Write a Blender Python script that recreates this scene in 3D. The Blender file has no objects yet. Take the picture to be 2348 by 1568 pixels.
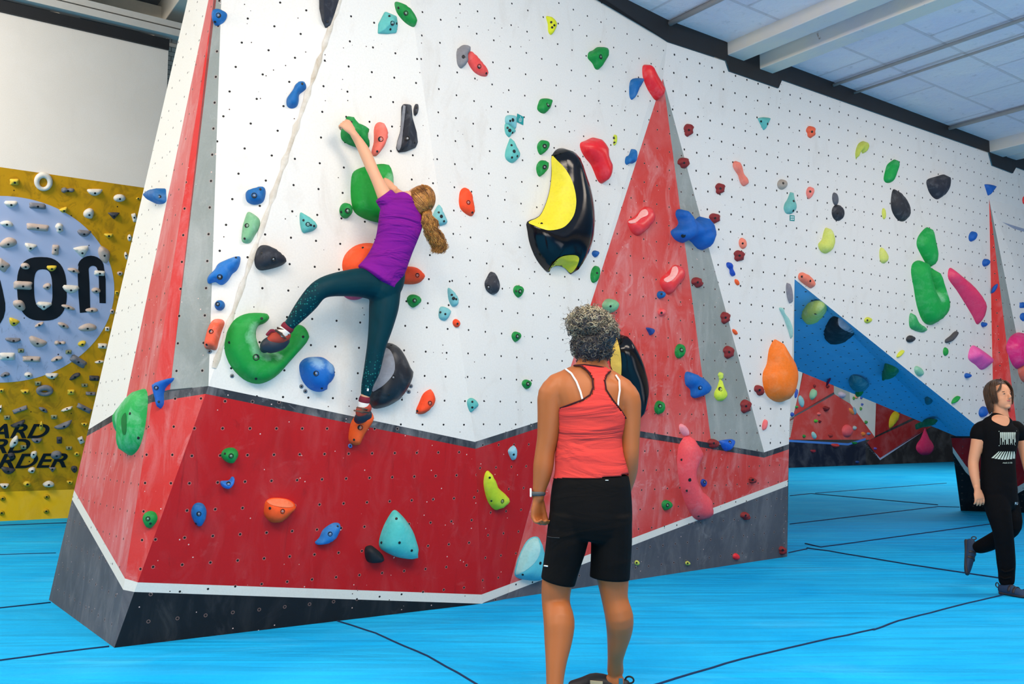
import bpy, bmesh, math, random
import numpy as np
from mathutils import Vector, Matrix
from mathutils.bvhtree import BVHTree
from mathutils.geometry import delaunay_2d_cdt
random.seed(7)
R = math.radians
col = bpy.context.scene.collection

# ------------------------------------------------------------------ camera
F, CX, CY, CAMH = 2100.0, 1174.0, 784.0, 1.13
TH = math.atan(206 / F)
cth, sth = math.cos(TH), math.sin(TH)
CAM = Vector((0, 0, CAMH))
cd = bpy.data.cameras.new('camera'); cam = bpy.data.objects.new('camera', cd); col.objects.link(cam)
cd.sensor_width = 36; cd.lens = 36 * F / 2348; cd.clip_end = 200
cam.location = CAM; cam.rotation_euler = (math.pi / 2 + TH, 0, 0)
bpy.context.scene.camera = cam

def ray(px, py):
    x = (px - CX) / F; y = (CY - py) / F
    return Vector((x, cth - y * sth, sth + y * cth))
def at(px, py, Y):                      # point seen at a pixel, at forward distance Y
    d = ray(px, py); return CAM + d * (Y / d.y)
def fl(px, py, z=0.0):                  # point of the mat seen at a pixel
    d = ray(px, py); return CAM + d * ((z - CAMH) / d.z)
def onp(pl, px, py):                    # point of a plane seen at a pixel
    d = ray(px, py); p, n = pl
    return CAM + d * ((p - CAM).dot(n) / d.dot(n))
def pl3(a, b, c):
    n = (b - a).cross(c - a).normalized()
    if n.dot(CAM - a) < 0: n = -n
    return (a, n)
def vpl(p, q, tilt):                    # plane through floor line p-q leaning towards the viewer
    d = (q - p).normalized(); t = R(tilt)
    return (p, Vector((d.y * math.cos(t), -d.x * math.cos(t), -math.sin(t))))

# ------------------------------------------------------------------ objects
def tag(o, label=None, cat=None, group=None, kind=None):
    if label: o['label'] = label
    if cat: o['category'] = cat
    if group: o['group'] = group
    if kind: o['kind'] = kind
    return o
def link(name, me, parent=None, mats=None):
    if mats:
        for m in mats: me.materials.append(m)
    o = bpy.data.objects.new(name, me); col.objects.link(o)
    if parent is not None: o.parent = parent
    return o
def empty(name, mw):
    o = bpy.data.objects.new(name, None); col.objects.link(o)
    o.matrix_world = mw if isinstance(mw, Matrix) else Matrix.Translation(mw)
    o.empty_display_size = .05
    return o
def mesh(name, vs, fs, mi=None, smooth=False):
    me = bpy.data.meshes.new(name); me.from_pydata([tuple(v) for v in vs], [], fs)
    if mi: me.polygons.foreach_set('material_index', mi)
    if smooth: me.polygons.foreach_set('use_smooth', [True] * len(me.polygons))
    me.update(); return me
def struct(name, me, mats): return tag(link(name, me, None, mats), kind='structure')
def boxmesh(c, ax, ay, az):             # centre and three half-axis vectors
    vs = [c + ax * i + ay * j + az * k for i in (-1, 1) for j in (-1, 1) for k in (-1, 1)]
    return vs, [(0, 1, 3, 2), (4, 6, 7, 5), (0, 4, 5, 1), (2, 3, 7, 6), (0, 2, 6, 4), (1, 5, 7, 3)]
def box(name, c, ax, ay, az, m, parent=None, bev=0):
    vs, fs = boxmesh(Vector(c), Vector(ax), Vector(ay), Vector(az))
    o = link(name, mesh(name, vs, fs), parent, [m])
    if bev:
        b = o.modifiers.new('b', 'BEVEL'); b.width = bev; b.segments = 2
    return o
def sweep(pts, rad, k=8, cyc=False, cap=True):     # round tube through points; rad a number or one per point
    pts = [Vector(p) for p in pts]; n = len(pts)
    rad = [rad] * n if not hasattr(rad, '__len__') else rad
    vs, fs = [], []; ref = None
    for i in range(n):
        t = (pts[(i + 1) % n] - pts[i - 1]) if cyc else (pts[min(i + 1, n - 1)] - pts[max(i - 1, 0)])
        t.normalize()
        if ref is None: ref = t.orthogonal().normalized()
        ref = (ref - t * ref.dot(t)); ref = ref.normalized() if ref.length > 1e-6 else t.orthogonal().normalized()
        b_ = t.cross(ref)
        vs += [pts[i] + (ref * math.cos(2 * math.pi * j / k) + b_ * math.sin(2 * math.pi * j / k)) * rad[i] for j in range(k)]
    m = n if cyc else n - 1
    for i in range(m):
        for j in range(k):
            a0, a1 = i * k + j, i * k + (j + 1) % k; c0, c1 = ((i + 1) % n) * k + j, ((i + 1) % n) * k + (j + 1) % k
            fs.append((a0, a1, c1, c0))
    if cap and not cyc:
        fs.append(tuple(range(k))[::-1]); fs.append(tuple((n - 1) * k + j for j in range(k)))
    return vs, fs
def tube(name, pts, r, m, parent=None, cyc=False, res=8):
    vs, fs = sweep(pts, r, max(5, res), cyc)
    o = link(name, mesh(name, vs, fs, None, True), None, [m])
    if parent is not None:
        o.parent = parent; o.matrix_parent_inverse = parent.matrix_world.inverted()
    return o

# ------------------------------------------------------------------ materials
def lin(c):
    return tuple((x / 255 / 12.92 if x / 255 <= .04045 else ((x / 255 + .055) / 1.055) ** 2.4) for x in c) + (1,)
class NT:
    def __init__(s, name):
        s.m = bpy.data.materials.new(name); s.m.use_nodes = True
        s.t = s.m.node_tree; s.b = s.t.nodes['Principled BSDF']
    def n(s, ty, **kw):
        nd = s.t.nodes.new('ShaderNode' + ty)
        for k, v in kw.items():
            if k.startswith('i_'):
                key = k[2:]; key = int(key) if key.isdigit() else key
                if isinstance(v, bpy.types.NodeSocket): s.t.links.new(v, nd.inputs[key])
                else: nd.inputs[key].default_value = v
            else: setattr(nd, k, v)
        return nd
    def math(s, op, a, b=0.0, c=0.0):
        nd = s.n('Math', operation=op)
        for i, v in enumerate((a, b, c)):
            if isinstance(v, bpy.types.NodeSocket): s.t.links.new(v, nd.inputs[i])
            else: nd.inputs[i].default_value = v
        return nd.outputs[0]
    def mix(s, f, a, b, mode='MIX'):
        nd = s.n('Mix', data_type='RGBA', blend_type=mode)
        for i, v in ((0, f), (6, a), (7, b)):
            if isinstance(v, bpy.types.NodeSocket): s.t.links.new(v, nd.inputs[i])
            else: nd.inputs[i].default_value = v
        return nd.outputs[2]
    def noise(s, vec, scale, det=3, rough=.5, dist=0):
        return s.n('TexNoise', i_Vector=vec, i_Scale=scale, i_Detail=det, i_Roughness=rough, i_Distortion=dist).outputs[0]
    def ramp(s, f, a, b):
        return s.n('MapRange', i_0=f, i_1=a, i_2=b).outputs[0]
    def coord(s, which='Object'): return s.n('TexCoord').outputs[which]
    def scl(s, vec, v, rot=(0, 0, 0)):
        return s.n('Mapping', i_Vector=vec, i_Scale=v, i_Rotation=rot).outputs[0]
    def out(s, col_, rough=.6, bump=None, bs=.3, bd=.002, spec=.4):
        def put(k, v):
            if isinstance(v, bpy.types.NodeSocket): s.t.links.new(v, s.b.inputs[k])
            else: s.b.inputs[k].default_value = v
        put('Base Color', col_); put('Roughness', rough); put('Specular IOR Level', spec)
        if bump is not None:
            b = s.n('Bump', i_Strength=bs, i_Distance=bd, i_Height=bump)
            s.t.links.new(b.outputs[0], s.b.inputs['Normal'])
        return s.m

def wallpaint(name, c, holes=True, spots='dark', chalk=.25, dirt=.15, dark=None, rough=.62, grid=.15, streak=0.0, holer=.0065, scuff=0.0):
    """painted climbing panel: T-nut hole grid, screw holes, chalk smears and rubber dirt; UVs are metres"""
    t = NT(name); uv = t.n('UVMap').outputs[0]
    base = lin(c)
    n1 = t.noise(uv, 1.6, 5, .6, .4)
    n2 = t.noise(t.scl(uv, (2.6, .9, 1)), 2.4, 6, .66, 1.0)
    k = t.math('MULTIPLY', t.ramp(n1, .45, .75), chalk)
    colr = t.mix(k, base, lin(tuple(min(255, x * .45 + 140) for x in c)))
    if streak:
        k = t.math('MULTIPLY', t.ramp(n2, .48, .8), streak)
        colr = t.mix(k, colr, lin((232, 225, 222)))
        n6 = t.noise(uv, 3.5, 6, .7, 1.5)
        colr = t.mix(t.math('MULTIPLY', t.ramp(n6, .6, .72), streak * .8), colr, lin((235, 230, 228)))
    dcol = dark or tuple(x * .5 for x in c)
    n3 = t.noise(t.scl(uv, (1.6, .7, 1), (0, 0, .35)), 2.6, 6, .65, .8)
    colr = t.mix(t.math('MULTIPLY', t.ramp(n3, .55, .85), dirt), colr, lin(dcol))
    if scuff:
        n7 = t.noise(t.scl(uv, (6, .8, 1), (0, 0, .12)), 1.7, 6, .72, 1.2)
        colr = t.mix(t.math('MULTIPLY', t.ramp(n7, .60, .70), scuff), colr, lin(tuple(x * .32 for x in c)))
        n8 = t.noise(t.scl(uv, (1.2, 7, 1), (0, 0, .5)), 2.0, 5, .7, 1.5)
        colr = t.mix(t.math('MULTIPLY', t.ramp(n8, .66, .72), scuff * .7), colr, lin(tuple(x * .35 for x in c)))
    n5 = t.noise(uv, 90, 2)
    colr = t.mix(t.math('MULTIPLY', t.ramp(n5, .35, .75), .10), colr, lin(tuple(x * .7 for x in c)))
    if holes:
        sep = t.n('SeparateXYZ', i_Vector=uv)
        fx = t.math('SUBTRACT', t.math('FRACT', t.math('DIVIDE', sep.outputs[0], grid)), .5)
        fy = t.math('SUBTRACT', t.math('FRACT', t.math('DIVIDE', sep.outputs[1], grid)), .5)
        d = t.math('SQRT', t.math('ADD', t.math('MULTIPLY', fx, fx), t.math('MULTIPLY', fy, fy)))
        hole = t.math('LESS_THAN', d, holer / grid)
        rim = t.math('LESS_THAN', d, (holer + .004) / grid)
        # random small screw holes, thinned out by a second cell noise
        vo = t.n('TexVoronoi', i_Vector=uv, i_Scale=20.0, i_Randomness=1.0)
        near = t.math('LESS_THAN', vo.outputs['Distance'], .075)
        keep = t.math('GREATER_THAN', t.n('SeparateColor', i_Color=vo.outputs['Color']).outputs[0], .45)
        clump = t.math('GREATER_THAN', t.noise(uv, 1.9, 2), .44)
        sp = t.math('MULTIPLY', t.math('MULTIPLY', near, keep), clump)
        if spots == 'dark':
            colr = t.mix(sp, colr, lin((70, 55, 50)))
        else:
            colr = t.mix(sp, colr, lin((225, 190, 180)))
            colr = t.mix(t.math('MULTIPLY', rim, .35), colr, lin((190, 150, 140)))
        colr = t.mix(hole, colr, lin((22, 18, 18)))
        bump = t.math('SUBTRACT', t.noise(uv, 160, 2), t.math('MULTIPLY', hole, 2.0))
    else:
        bump = t.noise(uv, 160, 2)
    return t.out(colr, rough, bump, .18, .002, .3)

def plain(name, c, rough=.6, var=.12, scale=12, bump=.2, spec=.4, bscale=120, bd=.001):
    t = NT(name); v = t.coord(); n = t.noise(v, scale, 4, .6)
    colr = t.mix(t.math('MULTIPLY', t.ramp(n, .3, .8), var), lin(c), lin(tuple(x * .6 for x in c)))
    return t.out(colr, rough, t.noise(v, bscale, 2), bump, bd, spec)

_rc = {}
def resin(c, chalk=.35, rough=.65):
    key = (c, chalk, rough)
    if key in _rc: return _rc[key]
    t = NT('hold_resin_%d_%d_%d' % c); v = t.coord()
    n = t.noise(v, 11, 5, .65, .5); n2 = t.noise(v, 60, 3, .6)
    g = t.math('MULTIPLY', t.ramp(n, .48, .75), chalk)
    wh = tuple(min(255, x * .5 + 118) for x in c)
    du = t.n('Attribute', attribute_name='dust').outputs['Fac']
    n4 = t.noise(v, 26, 5, .7, .8)
    g = t.math('MAXIMUM', g, t.math('MULTIPLY', t.ramp(t.math('MULTIPLY_ADD', du, 1.3, t.math('SUBTRACT', n4, 1.0)), -.05, .45), .85))
    colr = t.mix(g, lin(c), lin(wh))
    colr = t.mix(t.math('MULTIPLY', t.ramp(n2, .45, .8), .18), colr, lin(tuple(x * .6 for x in c)))
    _rc[key] = t.out(colr, rough, t.noise(v, 220, 2), .25, .001, .35)
    return _rc[key]

# ------------------------------------------------------------------ painted wall facets
class Facets:
    def __init__(s): s.vs, s.fs, s.mi, s.uv, s.mats = [], [], [], [], []
    def add(s, pts, m, rot=0):
        pts = [Vector(p) for p in pts]
        n = Vector((0, 0, 0))
        for i in range(len(pts)): n += (pts[i] - pts[0]).cross(pts[(i + 1) % len(pts)] - pts[0])
        n.normalize()
        if n.dot(CAM - pts[0]) < 0: pts.reverse(); n = -n
        u = Vector((0, 0, 1)).cross(n)
        u = u.normalized() if u.length > 1e-4 else Vector((1, 0, 0))
        v = n.cross(u); u, v = u * math.cos(R(rot)) + v * math.sin(R(rot)), v * math.cos(R(rot)) - u * math.sin(R(rot))
        if m not in s.mats: s.mats.append(m)
        b = len(s.vs); s.vs += pts; s.fs.append(tuple(range(b, b + len(pts)))); s.mi.append(s.mats.index(m))
        s.uv += [(p.dot(u), p.dot(v)) for p in pts]
    def build(s, name, kind='structure', parent=None):
        me = mesh(name, s.vs, s.fs, s.mi)
        l = me.uv_layers.new(name='UVMap'); k = 0
        for p in me.polygons:
            for li in p.loop_indices: l.data[li].uv = s.uv[me.loops[li].vertex_index]
        o = link(name, me, parent, s.mats)
        if kind: o['kind'] = kind
        return o
# ------------------------------------------------------------------ palette of painted panels; reds and kick blacks carry each facet's light
WHITE = (226, 222, 215)
mW = wallpaint('white_panel', WHITE, chalk=.05, dirt=.5, dark=(192, 180, 166))
mWl = wallpaint('white_panel_lit', (236, 233, 224), chalk=.05, dirt=.12, dark=(190, 170, 140), spots='dark')  # brighter copy of the white, light on the left side put into its colour
mWfar = wallpaint('white_panel_far', (226, 223, 218), chalk=.05, dirt=.35, dark=(192, 182, 170), holer=.009)
mRl = wallpaint('red_panel_shaded', (186, 14, 18), spots='pale', chalk=.01, dirt=.35, dark=(100, 8, 12), streak=.04, scuff=.35)  # shaded copy of the red paint, the overhang's shade is in its colour
mRm = wallpaint('red_panel_mid', (208, 48, 44), spots='pale', chalk=.10, dirt=.15, dark=(150, 25, 28), streak=.20)
mRs = wallpaint('red_panel_lit', (207, 82, 80), spots='pale', chalk=.25, dirt=.3, dark=(200, 50, 50), streak=.35)  # lit copy of the same red, light from the left is in its colour
mRr = wallpaint('red_panel_wedge', (205, 62, 56), spots='pale', chalk=.3, dirt=.5, dark=(188, 32, 30), streak=.3)
mG = wallpaint('grey_panel', (140, 146, 141), spots='pale', chalk=.25, dirt=.2, dark=(115, 118, 112), streak=.2)
mK = wallpaint('black_panel_shaded', (15, 17, 23), spots='pale', chalk=.01, dirt=.1, streak=.03)  # kick black with the shade of the overhang put into its colour
mKg = wallpaint('black_panel_lit', (78, 80, 88), spots='pale', chalk=.1, dirt=.6, dark=(50, 52, 58), streak=.12)  # same kick black on better lit facets, the light lifted into its colour
mBand = wallpaint('charcoal_band', (44, 46, 52), spots='pale', chalk=.2, dirt=.3, streak=.3)
mS = wallpaint('white_stripe', (226, 222, 212), chalk=0, dirt=.15, dark=(170, 155, 140))
mB = wallpaint('blue_soffit', (112, 188, 238), spots='none', chalk=.15, dirt=.3, dark=(20, 100, 175), holer=.009)
mT = plain('black_trim', (33, 34, 37), .6, .4, 8)

# ------------------------------------------------------------------ key points and planes of the climbing wall
A, B0, C0, D0 = fl(262, 1485), fl(1105, 1384), fl(1805, 1276), fl(112, 1375)
pFL = vpl(A, B0, 12)
pRL0 = vpl(B0, C0, 6)
P1, P2 = onp(pFL, 478, 885), onp(pFL, 1089, 1013)
d12 = (P2 - P1).normalized()
hn = Vector((d12.y, -d12.x, 0)).normalized()
nFU = d12.cross(Vector((hn.x * math.tan(R(4)), hn.y * math.tan(R(4)), 1))).normalized()
if nFU.dot(CAM - P1) < 0: nFU = -nFU
pFU = (P1, nFU)
Tp = onp(pFU, 893, -330)
Mt = onp(pFU, 512, -140); Mt = CAM + (Mt - CAM) * 1.05
pFUL = pl3(P1, Tp, Mt)
pL, pM = pl3(A, Mt, D0), pl3(A, P1, Mt)
P3 = onp(pRL0, 1272, 955)
pR1 = pl3(B0, P2, P3); E0 = onp(pR1, 1158, 1375)
pR2 = pl3(E0, C0, P3)
P4, P5, P6 = (onp(pR2, *q) for q in ((1631, 1016), (1752, 1037), (1809, 1018)))
dW = Vector((.805, .593, 0)).normalized()
pW = vpl(P6, P6 + dW, 4)
Q, Qt = onp(pW, 1520, 180), onp(pW, 1530, 97)
pU = pl3(P2, Tp, Q)
pT1, pT2 = pl3(Q, P3, P4), pl3(Q, P4, P5)
def poly(fc, pl, pts, m, rot=0):
    fc.add([q if isinstance(q, Vector) else onp(pl, *q) for q in pts], m, rot)
sil = lambda y: (112 + (1375 - y) * .2313, y)
rid = lambda y: (262 + (1485 - y) * .15354, y)

fc = Facets()
# left side of the prow
poly(fc, pL, [D0, sil(1145), rid(1352), A], mKg)
poly(fc, pL, [sil(1145), sil(1124), rid(1326), rid(1352)], mS)
poly(fc, pL, [sil(1124), sil(1000), (280, 954), rid(922), rid(1326)], mRs)
poly(fc, pL, [sil(1000), sil(985), (285, 934), rid(902), rid(922), (280, 954)], mBand)
poly(fc, pL, [sil(985), (285, 934), (507, -140), Mt, (562, -500), (545.7, -500)], mWl)
poly(fc, pL, [(285, 934), rid(902), Mt, (507, -140)], mRs)
# narrow middle facet
poly(fc, pM, [A, rid(1352), (308, 1357)], mKg)
poly(fc, pM, [rid(1352), rid(1326), (316, 1335), (308, 1357)], mS)
poly(fc, pM, [rid(1326), rid(922), (471.5, 903), (316, 1335)], mRm)
poly(fc, pM, [rid(922), rid(902), P1, (471.5, 903)], mBand)
poly(fc, pM, [rid(902), (390, 893), (505, -140), Mt], mRm)
poly(fc, pM, [(390, 893), P1, Mt, (505, -140)], mG)
# front face, lower overhang
poly(fc, pFL, [A, (308, 1357), B0], mK)
poly(fc, pFL, [(308, 1357), (316, 1335), (1104, 1363), B0], mS)
poly(fc, pFL, [(316, 1335), (471.5, 903), (1090, 1029), (1104, 1363)], mRl)
poly(fc, pFL, [(471.5, 903), P1, P2, (1090, 1029)], mBand)
# front face, upper
poly(fc, pFU, [P1, P2, Tp], mW)
poly(fc, pFUL, [P1, Tp, (900, -500), (562, -500), Mt], mW, -11)
poly(fc, pU, [P2, P3, Q, Qt, Tp], mW)
# right part below the band
poly(fc, pR1, [B0, (1110, 1381), (1166, 1359), E0], mKg)
poly(fc, pR1, [B0, (1104, 1363), (1169, 1339), (1166, 1359)], mS)
poly(fc, pR1, [(1104, 1363), (1090, 1029), (1260, 973), P3, (1169, 1339)], mRl)
poly(fc, pR1, [(1090, 1029), P2, P3, (1268, 971)], mBand)
poly(fc, pR2, [E0, (1166, 1359), (1806, 1114), C0], mKg)
poly(fc, pR2, [(1166, 1359), (1169, 1339), (1807, 1100), (1806, 1114)], mS)
poly(fc, pR2, [(1169, 1339), (1268, 971), (1461, 1000), (1631, 1029), (1752, 1049), (1809, 1030), (1807, 1100)], mRr)
poly(fc, pR2, [(1268, 971), P3, P4, P5, P6, (1809, 1030), (1752, 1049), (1631, 1029)], mBand)
# wedge and the long wall
poly(fc, pT1, [Q, P3, P4], mRr)
poly(fc, pT2, [Q, P4, P5], mG)
Wl, Wr = onp(pW, 1822, 640), onp(pW, 2238, 975)
poly(fc, pW, [Qt, Q, P5, P6, Wl, Wr, (2279, 1000), (2268, 455), (2480, 525), (2480, 440), (2328, 384), (2320, 398), (2273, 380),
              (2265, 350), (1791, 184), (1783, 203), (1670, 164), (1662, 140)], mWfar)
# side and back returns that close the volume for other viewpoints
back = Vector((.15, 1.6, 0))
Lt = onp(pL, 545.7, -500)
fc.add([D0, Lt, Lt + back * .5, D0 + back], mWl)
fc.add([C0, P6, P6 + Vector((.25, .9, 0)), C0 + Vector((.25, .9, 0))], mKg)
fc.add([P6, Wl, Wl + Vector((.25, .9, 0)), P6 + Vector((.25, .9, 0))], mWfar)
wall_front = fc.build('wall_front')
# dusty filled joint running up the front face
mJ = NT('dusty_joint'); v = mJ.coord(); n = mJ.noise(v, 7, 5, .7, .6)
mJm = mJ.out(mJ.mix(mJ.ramp(n, .3, .7), lin((226, 220, 210)), lin((186, 170, 148))), .85, n, .3, .004, .2)
jv, jf = [], []; jn = pFU[1]; jd = (Tp - P1).normalized(); js = jd.cross(jn).normalized(); JL = (Tp - P1).length
for i in range(61):
    t_ = .03 + .95 * i / 60; c_ = P1.lerp(Tp, t_); w_ = .011 + .004 * math.sin(i * 1.7) + .003 * math.sin(i * 3.1)
    jv += [c_ - js * w_ * 1.3 + jn * .0005, c_ + jn * .006, c_ + js * w_ + jn * .0005]
for i in range(60):
    for k_ in (0, 1): a_ = i * 3 + k_; jf.append((a_, a_ + 1, a_ + 4, a_ + 3))
link('panel_joint', mesh('panel_joint', jv, jf, None, True), wall_front, [mJm])

# blue sloping underside of the archway
sf = Facets()
S1, S2 = at(1820, 846, 10.6), at(2192, 1000, 12.2)
sf.add([Wl, Wr, at(2279, 1000, onp(pW, 2279, 1000).y), S2, S1], mB)
soff = sf.build('ceiling_arch')

# right-hand foot of the arch with the second red wedge
rt = Facets()
G1, G2 = fl(2203, 1171), fl(2400, 1177)
t1, t2 = at(2180, 1000, 12.2), at(2400, 1000, 10.9)
pG = pl3(G1, G2, t1)
q = lambda x, y: onp(pG, x, y)
rt.add([q(2180, 1000), q(2181, 1004), q(2420, 1004), q(2420, 1000)], mK)
rt.add([q(2181, 1004), q(2184, 1024), q(2215, 1068), q(2290, 1140), q(2420, 1066), q(2420, 1004)], mRl)
rt.add([q(2184, 1024), q(2185, 1038), q(2214, 1082), q(2290, 1156), q(2420, 1082), q(2420, 1066), q(2290, 1140), q(2215, 1068)], mS)
rt.add([q(2185, 1038), G1, G2, q(2420, 1082), q(2290, 1156), q(2214, 1082)], mK)
ap = onp(pW, 2268, 455); b1 = onp(pW, 2279, 1000)
wa = at(2334, 1000, b1.y - .12); wb = at(2378, 1000, b1.y + .12)
rt.add([ap, b1, wa], mRm); rt.add([ap, wa, wb], mG)
rt.add([ap, wb, at(2480, 1000, b1.y + .6), onp(pW, 2480, 525)], mWfar)
rt.add([b1, wa, q(2334, 1003), q(2279, 1003)], mRl)
sp = plain('pale_blue_shard', (150, 158, 180), .5)
e = pl3(ap, wb, onp(pW, 2480, 525))
rt.add([onp(e, 2298, 509) * .998 + CAM * .002, onp(e, 2360, 545) * .998 + CAM * .002, onp(e, 2360, 528) * .998 + CAM * .002], sp)
wall_right = rt.build('wall_right')

# far wall seen through the arch
K1, K2 = fl(1812, 1072.5), fl(2190, 1058.5)
pK = vpl(K1, K2, 0)
fw = Facets()
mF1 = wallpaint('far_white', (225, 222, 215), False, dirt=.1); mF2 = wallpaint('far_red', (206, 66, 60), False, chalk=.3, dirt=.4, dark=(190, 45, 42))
mF3 = wallpaint('far_red_shade', (160, 22, 26), False, dirt=.3); mF4 = wallpaint('far_navy_shade', (5, 16, 42), False)  # shade on the far facets is put into these darker colours
mF5 = plain('far_stripe', (170, 190, 225), .6); mF6 = plain('far_line', (95, 92, 96), .6); mF7 = plain('far_blue_line', (70, 130, 215), .6)
mF8 = wallpaint('far_black', (26, 27, 32), False); mF9 = plain('far_grey', (180, 182, 175), .7)
L = [
 ([(1740, 700), (1740, 1003), (1812, 1003), (1843, 840), (1843, 700)], mF1),
 ([(1843, 850), (1819, 953), (1912, 903), (1912, 840), (1843, 700)], mF2),
 ([(1740, 990), (1740, 1008), (1995, 1008), (2006, 1002), (1950, 926), (1914, 904), (1818, 958)], mF2),
 ([(1818, 952), (1800, 962), (1800, 967), (1818, 958), (1914, 904), (1912, 899)], mF6),
 ([(1912, 899), (1914, 904), (1950, 926), (1940, 800), (1912, 800)], mF9),
 ([(1940, 800), (1950, 926), (2006, 1002), (2013, 800)], mF1),
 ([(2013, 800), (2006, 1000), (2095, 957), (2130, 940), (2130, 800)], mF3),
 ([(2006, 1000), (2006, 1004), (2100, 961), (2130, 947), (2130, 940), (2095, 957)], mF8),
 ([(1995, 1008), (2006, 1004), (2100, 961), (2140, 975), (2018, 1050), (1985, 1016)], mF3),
 ([(2018, 1050), (2018, 1055), (2132, 979), (2145, 973), (2140, 968)], mF5),
 ([(1984, 1012), (1983, 1019), (2018, 1055), (2018, 1049)], mF5),
 ([(1740, 1004), (1740, 1009), (1945, 1021), (1985, 1009), (1985, 1004), (1945, 1016)], mF7),
 ([(1740, 1009), (1740, 1076), (1985, 1066), (1985, 1009), (1945, 1021)], mF4),
 ([(1985, 1009), (1985, 1066), (2240, 1056), (2240, 940), (2145, 973), (2132, 979), (2018, 1055)], mF8),
 ([(1740, 300), (1740, 700), (1843, 700), (1940, 800), (2130, 800), (2240, 940), (2500, 940), (2500, 300)], mF1),
]
for p_, m_ in L: fw.add([onp(pK, *x) for x in p_], m_)
wall_back = fw.build('wall_back')

# ------------------------------------------------------------------ training board wall on the left
Bl, Br = fl(0, 1195), fl(165, 1187)
dB = (Br - Bl).normalized(); nB = Vector((dB.y, -dB.x, 0))
pBk = vpl(Bl, Br, 0)
hk = onp(pBk, 0, 1128); hk.z = .37
tl = R(20)
pBb = (Bl + Vector((0, 0, .37)), Vector((nB.x * math.cos(tl), nB.y * math.cos(tl), -math.sin(tl))))
tb = onp(pBb, 0, 383)
upB = Vector((nB.x * math.tan(tl), nB.y * math.tan(tl), 1))
pBt = (tb, nB)                           # vertical white panel above
x0, x1 = Bl - dB * 6.5, Bl + dB * 4.2
Hb = tb.z; kz = Vector((0, 0, .37)); ub = upB * (Hb - .37)
yel = NT('yellow_board'); v = yel.n('UVMap').outputs[0]
n1 = yel.noise(yel.scl(v, (1.5, 1, 1)), 3, 6, .7, 1.5); n2 = yel.noise(v, 1.2, 3)
cc = yel.mix(yel.math('MULTIPLY', yel.ramp(n2, .3, .7), .3), lin((218, 160, 8)), lin((176, 132, 4)))
sep = yel.n('SeparateXYZ', i_Vector=v)
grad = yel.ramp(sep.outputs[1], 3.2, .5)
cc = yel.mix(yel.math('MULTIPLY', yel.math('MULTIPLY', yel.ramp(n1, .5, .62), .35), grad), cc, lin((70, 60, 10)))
vd = yel.n('TexVoronoi', i_Vector=v, i_Scale=4.4, i_Randomness=.3)
cc = yel.mix(yel.math('LESS_THAN', vd.outputs['Distance'], .04), cc, lin((50, 40, 10)))
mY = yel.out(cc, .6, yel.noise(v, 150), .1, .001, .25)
mYk = wallpaint('yellow_kicker', (238, 190, 8), False, dirt=.5, dark=(190, 140, 10))  # lighter than the overhanging board, its fuller light put into the colour
mWp = wallpaint('white_plywood', (226, 222, 214), False, dirt=.06)
bf = Facets()
bf.add([x0, x1, x1 + kz, x0 + kz], mYk)
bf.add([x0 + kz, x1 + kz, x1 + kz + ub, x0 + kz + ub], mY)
T0, T1 = x0 + kz + ub, x1 + kz + ub
topz = onp(pBt, 0, 28).z
bf.add([T0, T1, Vector((T1.x, T1.y, topz)), Vector((T0.x, T0.y, topz))], mWp)
# cut the right end of the white panel where the photograph shows it ending
Te = onp(pBt, 386, 120)
bf.fs.pop(); bf.mi.pop()
E1 = Te.copy(); E1.z = Hb
bf.add([T0, E1, Vector((Te.x, Te.y, topz)), Vector((T0.x, T0.y, topz))], mWp)
wall_left = bf.build('wall_left')
off = nB * .03
zt = onp(pBt, 0, 2).z
trb = box('trim_2', (T0 + Te) / 2 * 1 + off * .5 + Vector((0, 0, (topz + zt) / 2 - (T0.z + Te.z) / 2)), (Te - T0).xy.to_3d() / 2, nB * .02, (0, 0, (zt - topz) / 2), mT)
tag(trb, kind='structure')
railw = plain('white_rail', (205, 203, 196), .5)
zr = onp(pBt, 0, -10).z
rb = box('trim_3', (T0 + Te) / 2 + dB * .2 + Vector((0, 0, zr + .02 - (T0.z + Te.z) / 2)) + off * 1.2, (Te - T0).xy.to_3d() / 2 + dB * .35, nB * .07, (0, 0, .045), railw); tag(rb, kind='structure')
rb2 = box('trim_4', (T0 + Te) / 2 + dB * .2 + Vector((0, 0, zr + .13 - (T0.z + Te.z) / 2)) + off * 1.2, (Te - T0).xy.to_3d() / 2 + dB * .35, nB * .05, (0, 0, .04), railw); tag(rb2, kind='structure')
# white painted brick behind the end of the panel
br = NT('white_brick'); v = br.coord()
bk = br.n('TexBrick', i_Vector=br.scl(v, (1, 1, 1), (R(90), 0, 0)), i_Scale=4.0, i_Color1=lin((205, 203, 196)), i_Color2=lin((190, 188, 182)), i_Mortar=lin((120, 118, 112)))
bk.inputs['Mortar Size'].default_value = .02
mBr = br.out(bk.outputs[0], .8)
g = box('wall_side', Te + dB * .75 - nB * .45 + Vector((0, 0, -3.3)), dB * .72, nB * .3, (0, 0, 3.6), mBr); tag(g, kind='structure')

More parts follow.
